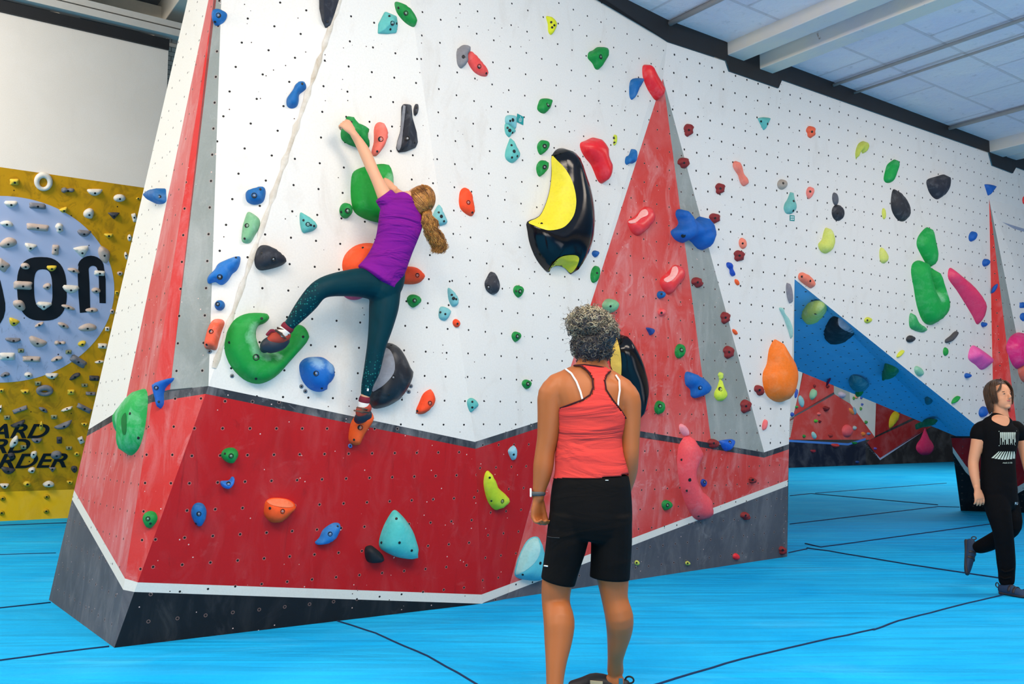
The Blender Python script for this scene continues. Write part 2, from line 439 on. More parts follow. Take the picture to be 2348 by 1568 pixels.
# blue disc, lettering painted on the board
def flat(name, pl, polys, m, off, parent=None):
    vs, fs = [], []
    for pts in polys:
        b = len(vs); p3 = [onp(pl, *x) + pl[1] * off for x in pts]
        c2 = [Vector((x[0], -x[1])) for x in pts]
        r = delaunay_2d_cdt(c2, [], [list(range(len(c2)))], 1, 1e-6)
        p3 = [onp(pl, c[0], -c[1]) + pl[1] * off for c in r[0]]
        vs += p3; fs += [tuple(b + i for i in f) for f in r[2]]
    me = mesh(name, vs, fs)
    uvl = me.uv_layers.new(name='UVMap')
    for p in me.polygons:
        for li in p.loop_indices:
            w = me.vertices[me.loops[li].vertex_index].co; uvl.data[li].uv = (w.dot(dB), w.z)
    bm = bmesh.new(); bm.from_mesh(me)
    bmesh.ops.recalc_face_normals(bm, faces=bm.faces); bm.to_mesh(me); bm.free()
    o = link(name, me, parent, [m]); return o
dsk = NT('pale_blue_paint'); v = dsk.n('UVMap').outputs[0]
n1 = dsk.noise(dsk.scl(v, (2.5, 1.2, 1), (0, 0, .6)), 3.5, 6, .75, 2.0)
sp_ = dsk.n('SeparateXYZ', i_Vector=v)
low = dsk.ramp(sp_.outputs[1], 3.2, 1.6)
cc = dsk.mix(dsk.math('MULTIPLY', dsk.math('MULTIPLY', dsk.ramp(n1, .56, .64), .5), low), lin((178, 192, 226)), lin((80, 90, 130)))
vd = dsk.n('TexVoronoi', i_Vector=v, i_Scale=4.4, i_Randomness=.3)
cc = dsk.mix(dsk.math('LESS_THAN', vd.outputs['Distance'], .04), cc, lin((30, 30, 40)))
mD = dsk.out(cc, .6)
disc = flat('painted_disc', pBb, [[(0 + 262 * math.cos(a), 663 + 214 * math.sin(a)) for a in [2 * math.pi * i / 96 for i in range(96)]]], mD, .003, wall_left)
mInk = plain('black_paint', (14, 17, 26), .55, .5, 6, .1, .3)
def arc(cx, cy, rx, ry, a0, a1, n=14, e=2.0):
    o_ = []
    for i in range(n + 1):
        a = R(a0 + (a1 - a0) * i / n); c_, s_ = math.cos(a), math.sin(a)
        o_.append((cx + rx * math.copysign(abs(c_) ** (2 / e), c_), cy + ry * math.copysign(abs(s_) ** (2 / e), s_)))
    return o_
sk = lambda pts, k, y0: [(x - (y - y0) * k, y) for x, y in pts]
outer = sk(arc(96, 662, 57, 73, 90, 450, 40, 2.7), -.035, 662)
inner = sk(arc(98, 662, 21, 45, 450, 90, 30, 3.0), -.03, 662)
ring = [outer + inner]
letn = [(183, 717)] + [(180, 680), (178, 630), (180, 608)] + arc(208, 612, 30, 26, 180, 360, 12) + [(242, 640), (242.5, 695), (228, 694.5), (226, 630), (224, 618)] + arc(213, 618, 10, 9, 0, -180, 8) + [(205, 650), (207, 715)]
leftc = [(-30, 640), (0, 641), (6, 665), (12, 695), (12, 712), (8, 728), (0, 742), (-30, 750)]
def ringpoly(name, pl, o_, i_, m, off, parent):
    n = len(o_); vs = [onp(pl, *p) + pl[1] * off for p in o_]; 
    # resample the inner loop to the outer one
    k = len(i_); ii = [i_[int(j * k / n) % k] for j in range(n)]
    ii = [( (i_[int(j * (k - 1) / n)][0] * (1 - ((j * (k - 1) / n) % 1)) + i_[int(j * (k - 1) / n) + 1][0] * ((j * (k - 1) / n) % 1)), (i_[int(j * (k - 1) / n)][1] * (1 - ((j * (k - 1) / n) % 1)) + i_[int(j * (k - 1) / n) + 1][1] * ((j * (k - 1) / n) % 1))) for j in range(n)]
    vs += [onp(pl, *p) + pl[1] * off for p in ii]
    fs = [(j, (j + 1) % n, n + (j + 1) % n, n + j) for j in range(n)]
    return link(name, mesh(name, vs, fs), parent, [m])
ringpoly('painted_letter', pBb, sk(arc(96, 662, 57, 73, 90, 450, 40, 2.7), -.035, 662)[:-1], sk(arc(99, 662, 21, 45, 90, 450, 30, 3.0), -.03, 662), mInk, .006, wall_left)
flat('painted_letter', pBb, [letn], mInk, .006, wall_left)
flat('painted_letter', pBb, [leftc], mInk, .006, wall_left)
fu = dB; fv = upB.normalized(); fn = pBb[1]
def word(txt, xr, yb, hpx):
    cu = bpy.data.curves.new('w', 'FONT'); cu.body = txt; cu.align_x = 'RIGHT'; cu.shear = .28; cu.offset = .022; cu.size = 1
    o_ = bpy.data.objects.new('w', cu); col.objects.link(o_)
    bpy.context.view_layer.update()
    me = bpy.data.meshes.new_from_object(o_.evaluated_get(bpy.context.evaluated_depsgraph_get()))
    bpy.data.objects.remove(o_)
    p = onp(pBb, xr, yb); t = onp(pBb, xr, yb - hpx); s = (t - p).length / .70
    for v_ in me.vertices: v_.co = p + fu * v_.co.x * s * 1.2 + fv * v_.co.y * s + fn * .006
    link('painted_word', me, wall_left, [mInk])
word('ARD', 106, 1003, 31); word('RD', 62, 1037, 31); word('RDER', 150, 1070, 31)

# ------------------------------------------------------------------ floor: blue carpet-covered mats
mf = NT('blue_mat'); v = mf.coord()
n1 = mf.noise(v, .9, 5, .6, .6); n2 = mf.noise(v, 45, 3, .7); n3 = mf.noise(mf.scl(v, (.7, 2.2, 1), (0, 0, R(40))), 1.1, 3, .5, 1.0)
cc = mf.mix(mf.ramp(n1, .3, .75), lin((0, 166, 234)), lin((34, 190, 248)))
cc = mf.mix(mf.math('MULTIPLY', mf.ramp(n3, .55, .8), .35), cc, lin((90, 195, 240)))
cc = mf.mix(mf.math('MULTIPLY', mf.ramp(n2, .3, .7), .14), cc, lin((0, 110, 175)))
hh = mf.math('ADD', mf.math('MULTIPLY', n3, 5.0), mf.math('MULTIPLY', n2, .12))
wv = mf.noise(mf.scl(v, (.35, 3.2, 1), (0, 0, R(-27))), 1.6, 2, .4, .6)
hh = mf.math('ADD', hh, mf.math('MULTIPLY', wv, 6.0))
mF = mf.out(cc, .85, hh, .32, .03, .12)
floor_me = mesh('floor', [(-22, -7, 0), (45, -7, 0), (45, 48, 0), (-22, 48, 0)], [(0, 1, 2, 3)])
floor = struct('floor', floor_me, [mF])
mSeam = plain('mat_seam', (5, 45, 85), .9)
def seam(px, r=.006):
    pts = []
    for (a, b), (c, d) in zip(px, px[1:]):
        p, q_ = fl(a, b), fl(c, d); n = max(3, int((q_ - p).length / .12))
        for i in range(n):
            w = p.lerp(q_, i / n); w.z = .001
            w += Vector((random.uniform(-1, 1), random.uniform(-1, 1), 0)) * .004; pts.append(w)
    w = fl(*px[-1]); w.z = .001; pts.append(w)
    tube('mat_seam', pts, r, mSeam, floor, res=1)
seam([(-40, 1273), (128, 1268)]); seam([(-40, 1399), (116, 1382)], .007); seam([(-30, 1519), (120, 1498), (250, 1483)], .007)
seam([(-30, 1206), (155, 1199)], .01)
seam([(755, 1418), (860, 1452), (980, 1505), (1130, 1590)], .006)
seam([(1470, 1580), (1700, 1512), (1870, 1472), (2005, 1443)], .007); seam([(2003, 1445), (2060, 1424), (2200, 1388), (2360, 1350)], .007)
seam([(1850, 1257), (1900, 1264), (2090, 1296), (2310, 1329)], .009); seam([(1846, 1247), (1882, 1255), (2270, 1202)], .010)
seam([(1812, 1202), (2150, 1162), (2200, 1163)], .010); seam([(1808, 1268), (1850, 1259)], .008); seam([(1812, 1137), (1860, 1132), (1950, 1140), (2150, 1158)], .012); seam([(1870, 1131), (2170, 1108)], .010)

# ------------------------------------------------------------------ ceilings
ce = NT('painted_concrete'); v = ce.coord()
n1 = ce.noise(v, 1.2, 5, .65, .5); n2 = ce.noise(v, 9, 6, .7)
cc = ce.mix(ce.ramp(n1, .3, .75), lin((214, 208, 222)), lin((232, 224, 222)))
cc = ce.mix(ce.math('MULTIPLY', ce.ramp(n2, .58, .75), .35), cc, lin((118, 112, 116)))
rotd = math.atan2(dW.y, dW.x)
bk = ce.n('TexBrick', i_Vector=ce.scl(v, (1, 1, 1), (0, 0, -rotd)), i_Scale=.45, i_Color1=(1, 1, 1, 1), i_Color2=(.93, .93, .95, 1), i_Mortar=(.78, .76, .76, 1))
bk.inputs['Mortar Size'].default_value = .006
cc = ce.mix(.9, cc, bk.outputs[0], 'MULTIPLY')
mC = ce.out(cc, .85, ce.math('ADD', n2, ce.math('MULTIPLY', bk.outputs[1], -2.0)), .7, .02, .2)
nW = Vector((dW.y, -dW.x, 0))
Hc = 4.44
r0 = onp(pW, 1535, 75)
base = Vector((r0.x, r0.y, 0)) - nW * .05
def S(s, n, z): w = base + dW * s + nW * n; return Vector((w.x, w.y, z))
ceil = struct('ceiling', mesh('c', [S(-9, 0, Hc), S(22, 0, Hc), S(22, 15, Hc), S(-9, 15, Hc)], [(0, 1, 2, 3)]), [mC])
mC2 = plain('concrete_back', (150, 150, 150), .85, .4, 2)
struct('ceiling_back', mesh('cb', [S(-16, 0, 7.4), S(40, 0, 7.4), S(40, -40, 7.4), S(-16, -40, 7.4)], [(0, 1, 2, 3)]), [mC2])
# fascia above the wall between the two ceilings
struct('wall_upper', mesh('wu', [S(-9, -.02, Hc), S(40, -.02, Hc), S(40, -.02, 7.4), S(-9, -.02, 7.4)], [(0, 1, 2, 3)]), [mWp])
# black trim under the ceiling
tr = Facets()
low = [(1385, 0), Qt, (1662, 140), (1670, 164), (1783, 203), (1791, 184), (2265, 350), (2273, 380), (2320, 398), (2328, 384), (2480, 440)]
lowp = [onp(pW, *x) if not isinstance(x, Vector) else x for x in low[1:]]
for i in range(len(lowp) - 1):
    a, b = lowp[i], lowp[i + 1]
    a2, b2 = a.copy(), b.copy(); a2.z = b2.z = Hc
    if (b - a).xy.length > .02: tr.add([a + nW * .012, b + nW * .012, b2 + nW * .012, a2 + nW * .012], mT)
Tm = onp(pU, 900, -323)
a2, b2 = Tm.copy(), Qt.copy(); b2.z = Hc; a2.z = Hc + .02
tr.add([Tm + nW * .012, Qt + nW * .012, b2 + nW * .012, a2 + nW * .012], mT)
tr.build('trim_1')
mBm = NT('beam_paint'); v = mBm.coord(); n = mBm.noise(v, 5, 6, .7, .5); n2 = mBm.noise(v, 1.3, 4, .6)
cc = mBm.mix(mBm.ramp(n2, .4, .7), lin((208, 202, 190)), lin((190, 190, 200)))
cc = mBm.mix(mBm.math('MULTIPLY', mBm.ramp(n, .66, .72), .8), cc, lin((120, 90, 60)))
mBeam = mBm.out(cc, .75, n, .5, .01, .3)
def sofpx(px, py):                      # distance along the wall of the point seen at a pixel
    w = onp(pW, px, py); return (w - base).dot(dW)
def beam(xa, ya, xb, yb, drop, name='ceiling_beam', rot=0):
    s0, s1 = sofpx(xa, ya), sofpx(xb, yb)
    o_ = box(name, S((s0 + s1) / 2, 6.4, Hc - drop / 2), dW * (s1 - s0) / 2, nW * 6.5, (0, 0, drop / 2 + .01), mBeam, None, .008)
    return o_
lb = ['wide cream painted ceiling beam, left one of the upper pair with flaking paint', 'ceiling beam with brown stained side, right one of the upper pair',
      'cream ceiling beam in the right corner of the picture', 'thin second beam beside the corner beam at the right edge']
for i, a in enumerate([(1668, 125, 1706, 139, .10), (1742, 150, 1772, 160, .12), (2268, 348, 2300, 360, .12), (2308, 366, 2330, 374, .10)]):
    b_ = beam(*a); tag(b_, lb[i], 'beam', 'ceiling beams')
mPipe = plain('painted_pipe', (178, 174, 172), .6)
def pipe(px, py, label, r=.016, z=.03, n0=-.0):
    s0 = sofpx(px, py); o_ = tube('ceiling_pipe', [S(s0, n0, Hc - z), S(s0, 12.5, Hc - z)], r, mPipe); tag(o_, label, 'pipe', 'thin pipes along the ceiling')
pipe(1535, 75, 'thin ceiling pipe nearest the top of the picture', .022, .025)
pipe(1910, 210, 'thin ceiling pipe, left one of the close pair'); pipe(1958, 226, 'thin ceiling pipe, right one of the close pair', .012)
pipe(2175, 308, 'thin ceiling pipe just left of the corner beam', .022)
# beams of the higher ceiling over the training board
mCb = plain('cream_concrete', (214, 208, 194), .8, .3, 3)
zc = zr + .35
for i, s in enumerate((-.9, .55, 1.75, 3.1)):
    c_ = T0 + (Te - T0) * .0; w = Te + dB * (s - 1.6) - nB * 3.5
    o_ = box('ceiling_beam', (w.x, w.y, zc + .2), dB * .13, nB * 3.9, (0, 0, .2), mCb, None, .01)
    tag(o_, 'concrete roof beam above the training board, %s' % ['leftmost of four', 'second from the left', 'third, ending over the panel corner', 'rightmost, beside the white prow'][i], 'beam', 'roof beams over the training board')
struct('ceiling_left', mesh('cl', [x0 + Vector((-5, -2, zc + .38)), x1 + Vector((0, -2, zc + .38)), x1 + Vector((0, 12, zc + .38)), x0 + Vector((-5, 12, zc + .38))], [(0, 1, 2, 3)]), [mC2])
g = box('beam_cross', Te + Vector((-.3, .6, 0)), dB * 1.1, nB * .12, (0, 0, .12), mCb, None, .01); g.location = (0, 0, 0)
g.name = 'ceiling_beam'; tag(g, 'short concrete cross beam at the top end of the white panel', 'beam')
for v_ in g.data.vertices: v_.co.z += zc - Te.z + .15
# outer walls closing the hall on the far side
mOut = plain('hall_wall', (200, 198, 192), .85)
struct('wall_far', mesh('wf', [(-22, 46, 0), (45, 46, 0), (45, 46, 7.4), (-22, 46, 7.4)], [(0, 1, 2, 3)]), [mOut])

# ------------------------------------------------------------------ light
w = bpy.data.worlds.new('world'); bpy.context.scene.world = w; w.use_nodes = True
w.node_tree.nodes['Background'].inputs[0].default_value = (1, .90, .80, 1); w.node_tree.nodes['Background'].inputs[1].default_value = .42
def area(loc, rot, sx, sy, p, c=(1, 1, 1)):
    l = bpy.data.lights.new('hall_and_fill_light', 'AREA'); l.shape = 'RECTANGLE'; l.size = sx; l.size_y = sy; l.energy = p; l.color = c  # serves the ceiling lamps and the added fills alike
    o_ = bpy.data.objects.new('hall_and_fill_light', l); col.objects.link(o_); o_.location = loc; o_.rotation_euler = rot; return o_
area((-1.6, 1.2, 4.3), (R(25), 0, R(8)), 3.2, 1.2, 265, (1, .85, .69))
area((1.8, 2.6, 4.3), (R(20), 0, R(-20)), 3.2, 1.2, 225, (1, .85, .69))
area((6, 6.5, 4.3), (R(10), 0, 0), 3, 1.5, 150, (1, .85, .69))
area((-7.5, 6.5, 6.3), (R(35), 0, R(-5)), 4, 1.5, 520, (1, .90, .80))  # added to brighten the white panel over the training board
area((12, 22, 7.0), (0, 0, 0), 9, 9, 1100, (1, .9, .8))
area((10.5, 13.5, 5.8), (0, 0, 0), 4, 4, 160, (1, .9, .8))
area((-6.5, 2.5, 3.5), (R(60), 0, R(-75)), 3, 2, 170, (1, .86, .72))
area((2.5, -2.0, 1.2), (R(180 - 25), 0, R(-15)), 5, 3, 260, (1, .95, .92))  # added uplight behind the camera to brighten the ceiling, no real lamp
area((7.5, 3.0, .6), (R(180), 0, 0), 5, 4, 150, (1, .95, .95))  # another added uplight, low and unseen, aimed at the right-hand ceiling
area((.4, -1.6, 1.3), (R(88), 0, R(-3)), 2.5, 1.8, 55, (1, .84, .66))  # added unseen warm fill by the camera, tempers the blue bounce
sc = bpy.context.scene
sc.view_settings.view_transform = 'Standard'; sc.view_settings.look = 'None'
sc.view_settings.exposure = -0.3
# ------------------------------------------------------------------ climbing holds
def bvh_of(objs):
    vs, fs = [], []
    for o in objs:
        b = len(vs); vs += [o.matrix_world @ v.co for v in o.data.vertices]; fs += [tuple(b + i for i in p.vertices) for p in o.data.polygons]
    return BVHTree.FromPolygons(vs, fs)
bpy.context.view_layer.update()
BV = bvh_of([wall_front, soff, wall_right, wall_back, wall_left])
def hit(px, py):
    p, n, i, d = BV.ray_cast(CAM, ray(px, py).normalized())
    if n.dot(CAM - p) < 0: n = -n
    return p, n
def smoothloop(pts, k=4):
    n = len(pts); out = []
    for i in range(n):
        p0, p1, p2, p3 = pts[i - 1], pts[i], pts[(i + 1) % n], pts[(i + 2) % n]
        for j in range(k):
            t = j / k
            out.append(tuple(.5 * ((2 * p1[a]) + (-p0[a] + p2[a]) * t + (2 * p0[a] - 5 * p1[a] + 4 * p2[a] - p3[a]) * t * t + (-p0[a] + 3 * p1[a] - 3 * p2[a] + p3[a]) * t ** 3) for a in (0, 1)))
    return out
UN = {
 'oval': [(math.cos(2 * math.pi * i / 10), math.sin(2 * math.pi * i / 10)) for i in range(10)],
 'egg': [(0, -1), (.6, -.85), (.95, -.4), (.95, .05), (.7, .5), (.25, .95), (-.1, 1), (-.6, .65), (-.95, .1), (-.95, -.4), (-.6, -.85)],
 'drop': [(0, -1), (.2, -.7), (.5, -.2), (.9, .2), (.95, .6), (.5, .95), (0, 1), (-.5, .95), (-.95, .6), (-.9, .2), (-.5, -.2), (-.2, -.7)],
 'tri': [(-1, -.8), (0, -.95), (1, -.8), (.95, -.55), (.5, .3), (.12, .95), (-.12, .95), (-.5, .3), (-.95, -.5)],
 'bean': [(-.2, -1), (.5, -.9), (.95, -.3), (.95, .4), (.5, 1), (-.1, .95), (-.3, .5), (-.1, 0), (-.5, -.45)],
 'bone': [(-.9, -.6), (-.4, -.95), (.0, -.5), (.5, -.7), (1, -.4), (.95, .4), (.5, .7), (0, .35), (-.5, .9), (-.95, .5)],
 'block': [(-1, -.9), (0, -1), (1, -.9), (1, 0), (.95, .9), (0, 1), (-.95, .9), (-1, 0)],
 'half': [(-1, -.85), (0, -1), (1, -.85), (.95, -.2), (.6, .6), (.1, 1), (-.4, .8), (-.85, .1)],
 'wedge': [(-1, -.2), (-.3, -.9), (.4, -.9), (1, -.1), (.9, .7), (.2, .9), (-.7, .6)],
 'shard': [(-1, .9), (-.6, -.1), (.3, -.8), (1, -.9), (.8, -.1), (.1, .7), (-.6, 1)],
 'rock': [(-.3, -1), (.4, -.9), (.9, -.5), (.75, .1), (1, .5), (.4, .8), (0, 1), (-.6, .7), (-.7, .2), (-1, -.2), (-.8, -.7)],
}
def shape(kind, x, y, rx, ry, rot=0):
    c, s = math.cos(R(rot)), math.sin(R(rot))
    return [(x + (a * rx) * c - (b * ry) * s, y + (a * rx) * s + (b * ry) * c) for a, b in UN[kind]]
def dists(P, poly):
    P = np.array(P); Q = np.array(poly); Qn = np.roll(Q, -1, 0); e = Qn - Q
    best = np.full(len(P), 1e9); ins = np.zeros(len(P), bool)
    for a, b, ee in zip(Q, Qn, e):
        t = np.clip(((P - a) @ ee) / max(ee @ ee, 1e-12), 0, 1)
        best = np.minimum(best, np.hypot(*(P - a - t[:, None] * ee).T))
        c = (a[1] > P[:, 1]) != (b[1] > P[:, 1])
        with np.errstate(all='ignore'):
            ins ^= c & (P[:, 0] < (b[0] - a[0]) * (P[:, 1] - a[1]) / (b[1] - a[1] + 1e-15) + a[0])
    return best, ins
mHole = plain('bolt_socket', (16, 16, 18), .5, .2); mSteel = plain('bolt_steel', (150, 150, 152), .35, .2)
_bolt = {}
def boltmesh(r, hole):
    k = (round(r, 4), hole)
    if k in _bolt: return _bolt[k]
    vs, fs, mi = [], [], []; N = 12
    prof = [(r * 1.25, -.004), (r * 1.2, .0015), (r * .95, .0018), (r * .85, -.002), (r * .5, -.002), (r * .45, .0005), (0.0001, .0005)] if not hole else [(r, -.004), (r, .001), (r * .9, .0014), (.0001, .0008)]
    for a, z in prof: vs += [(a * math.cos(2 * math.pi * i / N), a * math.sin(2 * math.pi * i / N), z) for i in range(N)]
    for j in range(len(prof) - 1):
        for i in range(N): fs.append((j * N + i, j * N + (i + 1) % N, (j + 1) * N + (i + 1) % N, (j + 1) * N + i)); mi.append(1 if (not hole and j in (4, 5)) else 0)
    me = mesh('bolt', vs, fs, mi, True); me.materials.append(mHole); me.materials.append(mSteel); _bolt[k] = me
    return me
def dome_mesh(out2, h, r=1.0, prof='round', rock=0, tilt=(0, 0), ridge=None, res=9, seed=0, base=-.006):
    """body rising from a 2-D outline (metres in the plane of the wall)"""
    Pn = np.array(out2); x0_, y0_ = Pn.min(0); x1_, y1_ = Pn.max(0); ex = max(x1_ - x0_, y1_ - y0_)
    area_ = abs(sum(a[0] * b[1] - b[0] * a[1] for a, b in zip(out2, out2[1:] + out2[:1]))) / 2
    st = math.sqrt(area_) / res
    rr = np.random.RandomState(seed + 11)
    gx, gy = np.meshgrid(np.arange(x0_, x1_ + st, st), np.arange(y0_, y1_ + st, st))
    G = np.stack([(gx + (np.arange(gx.shape[0]) % 2)[:, None] * st / 2).ravel(), gy.ravel()], 1)
    G = G + rr.uniform(-.12, .12, G.shape) * st
    d, ins = dists(G, out2)
    G = G[ins & (d > st * .45)]
    # a close inner ring gives a crisp rounded edge
    pts = [Vector(p) for p in out2] + [Vector(p) for p in G]
    n = len(out2)
    vv, _, ff, *_ = delaunay_2d_cdt(pts, [], [list(range(n))], 1, 1e-7)
    V2 = np.array([tuple(v) for v in vv]); dd, _i = dists(V2, out2)
    dm = max(dd.max(), 1e-5); t = np.clip(dd / (dm * r), 0, 1)
    if prof == 'round': z = np.sqrt(1 - (1 - t) ** 2)
    elif prof == 'roof': z = t ** .85
    else: z = t ** .5
    cx, cy = (x0_ + x1_) / 2, (y0_ + y1_) / 2
    g = 1 + tilt[0] * (V2[:, 0] - cx) / ex * 2 + tilt[1] * (V2[:, 1] - cy) / ex * 2
    z = h * z * np.clip(g, .15, 3)
    if rock:
        f = 2 * math.pi / ex
        ph = rr.uniform(0, 6.28, 8)
        nz = np.sin(f * 2.3 * V2[:, 0] + ph[0]) * np.sin(f * 2.7 * V2[:, 1] + ph[1]) + .6 * np.sin(f * 5.1 * V2[:, 0] + f * 2 * V2[:, 1] + ph[2]) + .5 * np.sin(f * 6.3 * V2[:, 1] - f * 3 * V2[:, 0] + ph[3])
        z = z + h * rock * nz * t
    vs = [(a, b, c) for (a, b), c in zip(V2, z)]
    fs = [tuple(f) for f in ff]
    # make faces look outwards
    fs = [f if ((V2[f[1]] - V2[f[0]])[0] * (V2[f[2]] - V2[f[0]])[1] - (V2[f[1]] - V2[f[0]])[1] * (V2[f[2]] - V2[f[0]])[0]) > 0 else f[::-1] for f in fs]
    b0 = len(vs); vs += [(a, b, base) for a, b in V2[:n]]
    sgn = sum(a[0] * b[1] - b[0] * a[1] for a, b in zip(out2, out2[1:] + out2[:1])) > 0
    for i in range(n):
        j = (i + 1) % n; f = (i, b0 + i, b0 + j, j); fs.append(f if sgn else f[::-1])
    def hf(p):
        k = np.argmin(np.hypot(V2[:, 0] - p[0], V2[:, 1] - p[1])); return float(z[k])
    return vs, fs, hf
NH = 0
def hold(label, c, pts, h=.04, bolts=(), prof='round', r=1.0, chalk=.35, rock=0, tilt=(0, 0), smooth=True, patches=(), group=None,
         cat='climbing hold', rough=.65, name='climbing_hold', facets=None, parts=True, hole=(), mat=None, res=9, cen=None, dust=()):
    """pts: outline in photo pixels (traced), or a shape tuple; facets: list of (px, py, height) ridge points for faceted volumes"""
    global NH; NH += 1
    if isinstance(pts[0], str): pts = shape(*pts)
    if cen is None: cen = (sum(p[0] for p in pts) / len(pts), sum(p[1] for p in pts) / len(pts))
    P, N = hit(*cen)
    u = Vector((0, 0, 1)).cross(N); u = u.normalized() if u.length > .05 else Vector((1, 0, 0)); v = N.cross(u)
    M = Matrix((u, v, N)).transposed().to_4x4(); M.translation = P
    def loc(px, py):
        w = onp((P, N), px, py) - P; return (w.dot(u), w.dot(v))
    pp = smoothloop(pts, 3 if len(pts) > 12 else 4) if (smooth and not facets) else pts
    out2 = [loc(*p) for p in pp]
    m = mat or resin(c, chalk, rough)
    if facets:
        n = len(out2); ip = [loc(a, b) for a, b, z in facets]
        allp = [Vector(p) for p in out2] + [Vector(p) for p in ip]
        edges = [(n + i, n + i + 1) for i in range(len(ip) - 1)]
        vv, _, ff, *_ = delaunay_2d_cdt(allp, edges, [list(range(n))], 1, 1e-7)
        zz = [0.0] * n + [f[2] for f in facets]
        vs = [(a.x, a.y, zz[i] if i < len(zz) else 0) for i, a in enumerate(vv)]
        def ccw(f): a, b, d = vv[f[0]], vv[f[1]], vv[f[2]]; return (b - a).cross(d - a) > 0
        fs = [tuple(f) if ccw(f) else tuple(f)[::-1] for f in ff]
        lift = .012
        vs = [(a, b, z + lift) for a, b, z in vs]
        b0 = len(vs); vs += [(a, b, -.006) for a, b in out2]
        sg = sum(a[0] * b[1] - b[0] * a[1] for a, b in zip(out2, out2[1:] + out2[:1])) > 0
        for i in range(n):
            j = (i + 1) % n; f = (i, b0 + i, b0 + j, j); fs.append(f if sg else f[::-1])
        tr_ = BVHTree.FromPolygons([Vector(x) for x in vs], fs)
        def hf(p):
            q_ = tr_.ray_cast(Vector((p[0], p[1], 1)), Vector((0, 0, -1)))[0]; return q_.z if q_ else 0
    else:
        vs, fs, hf = dome_mesh(out2, h, r, prof, rock, tilt, seed=NH, res=res)
    kids = (bolts or patches or hole) and parts
    me = mesh(name, vs, fs, None, not facets)
    if dust:
        at_ = me.attributes.new('dust', 'FLOAT', 'POINT'); pm_ = (P - CAM).length / F; dl = [(loc(a, b), q_ * pm_) for a, b, q_ in dust]
        at_.data.foreach_set('value', [max([max(0, 1 - math.hypot(x[0] - c_[0], x[1] - c_[1]) / q_) ** .7 for c_, q_ in dl]) for x in vs])
    if kids:
        root = empty(name, M); body = link('hold_body', me, root, [m])
    else:
        root = body = link(name, me, None, [m]); root.matrix_world = M
    if facets:
        bv = body.modifiers.new('b', 'BEVEL'); bv.width = .006; bv.segments = 3; bv.limit_method = 'ANGLE'; bv.angle_limit = R(12); bv.harden_normals = False
    tag(root, label, cat, group)
    pxm = (P - CAM).length / F
    if kids:
        tree = BVHTree.FromPolygons([Vector(x) for x in vs], fs)
        for lst, isb in ((bolts, False), (hole, True)):
            for b in lst:
                # walk the sight line onto the body so that the bolt sits where it is seen
                o3 = M.inverted() @ CAM; dr = (M.inverted().to_3x3() @ ray(b[0], b[1])).normalized()
                q_, nn, *_ = tree.ray_cast(o3, dr)
                if q_ is None: continue
                rad = (b[2] if len(b) > 2 else (4.2 if not isb else 2.6)) * pxm
                bo = link('bolt' if not isb else 'screw_hole', boltmesh(rad, isb), root)
                if nn.dot(-dr) < 0: nn = -nn
                nn = (nn + Vector((0, 0, .6))).normalized()
                bo.matrix_local = Matrix.Translation(q_ + nn * .001) @ nn.to_track_quat('Z', 'Y').to_matrix().to_4x4()
        for pt, pc, pch, prg, pn in patches:
            ps = smoothloop(pt, 3)
            o3 = M.inverted() @ CAM; Mi = M.inverted().to_3x3()
            # dense fill of the patch in the picture plane, dropped on the body
            xs = [p[0] for p in ps]; ys = [p[1] for p in ps]; st = max(max(xs) - min(xs), max(ys) - min(ys)) / 26
            G = [(a, b) for a in np.arange(min(xs), max(xs), st) for b in np.arange(min(ys), max(ys), st)]
            dd, ii = dists(G, ps); G = [g_ for g_, a, b in zip(G, dd, ii) if b and a > st * .4]
            vv, _, ff, *_ = delaunay_2d_cdt([Vector(p) for p in ps] + [Vector(g_) for g_ in G], [], [list(range(len(ps)))], 1, 1e-7)
            q3 = []; ok = []
            for a in vv:
                d_ = (Mi @ ray(a.x, a.y)).normalized(); q_ = tree.ray_cast(o3, d_)[0]
                if q_ is None:
                    q_, *_ = tree.find_nearest(Vector((*loc(a.x, a.y), h * .1)))
                q3.append(q_ - d_ * (.004 if h < .15 else .009))
            fs2 = [tuple(f) if (vv[f[1]] - vv[f[0]]).cross(vv[f[2]] - vv[f[0]]) < 0 else tuple(f)[::-1] for f in ff]
            link(pn, mesh(pn, q3, fs2, None, True), root, [resin(pc, pch, prg)])
    return root

BLU, GRN, ORG, SAL, TEAL, BLK, RED, YEL, BRN, PNK = (14, 98, 164), (12, 134, 56), (240, 72, 28), (240, 112, 96), (92, 178, 172), (34, 38, 48), (226, 36, 44), (212, 214, 34), (136, 40, 42), (232, 52, 128)
PTEAL, PGRN = (118, 182, 186), (120, 176, 132)
# ---- front face, white part
hold('small blue egg-shaped hold at the top of the grey strip', BLU, [(488, 40), (492, 27), (505, 23), (519, 30), (516, 45), (503, 58), (492, 57)], .05, [(501, 35)], hole=[(493, 50)])
hold('long dark tapering hold cut off by the top of the picture', BLK, [(731, -34), (732, 20), (738, 48), (746, 65), (757, 60), (768, 30), (788, -34)], .05, hole=[(751, 50)], facets=[(738, -28, .05), (742, 50, .035)])
hold('teal faceted hold beside the green one at the top centre', TEAL, [(882, 27), (908, 38), (911, 58), (908, 76), (888, 78), (866, 77), (867, 55)], .05, [(900, 53)], hole=[(895, 67), (893, 37), (909, 54)], facets=[(893, 52, .05), (874, 72, .02)])
hold('dark green slanting diamond hold at the top centre', GRN, [(905, 6), (915, 5), (935, 17), (946, 30), (955, 48), (953, 58), (946, 62), (930, 53), (915, 37), (907, 22)], .045, [(931, 30)], hole=[(914, 18)], rock=.06)
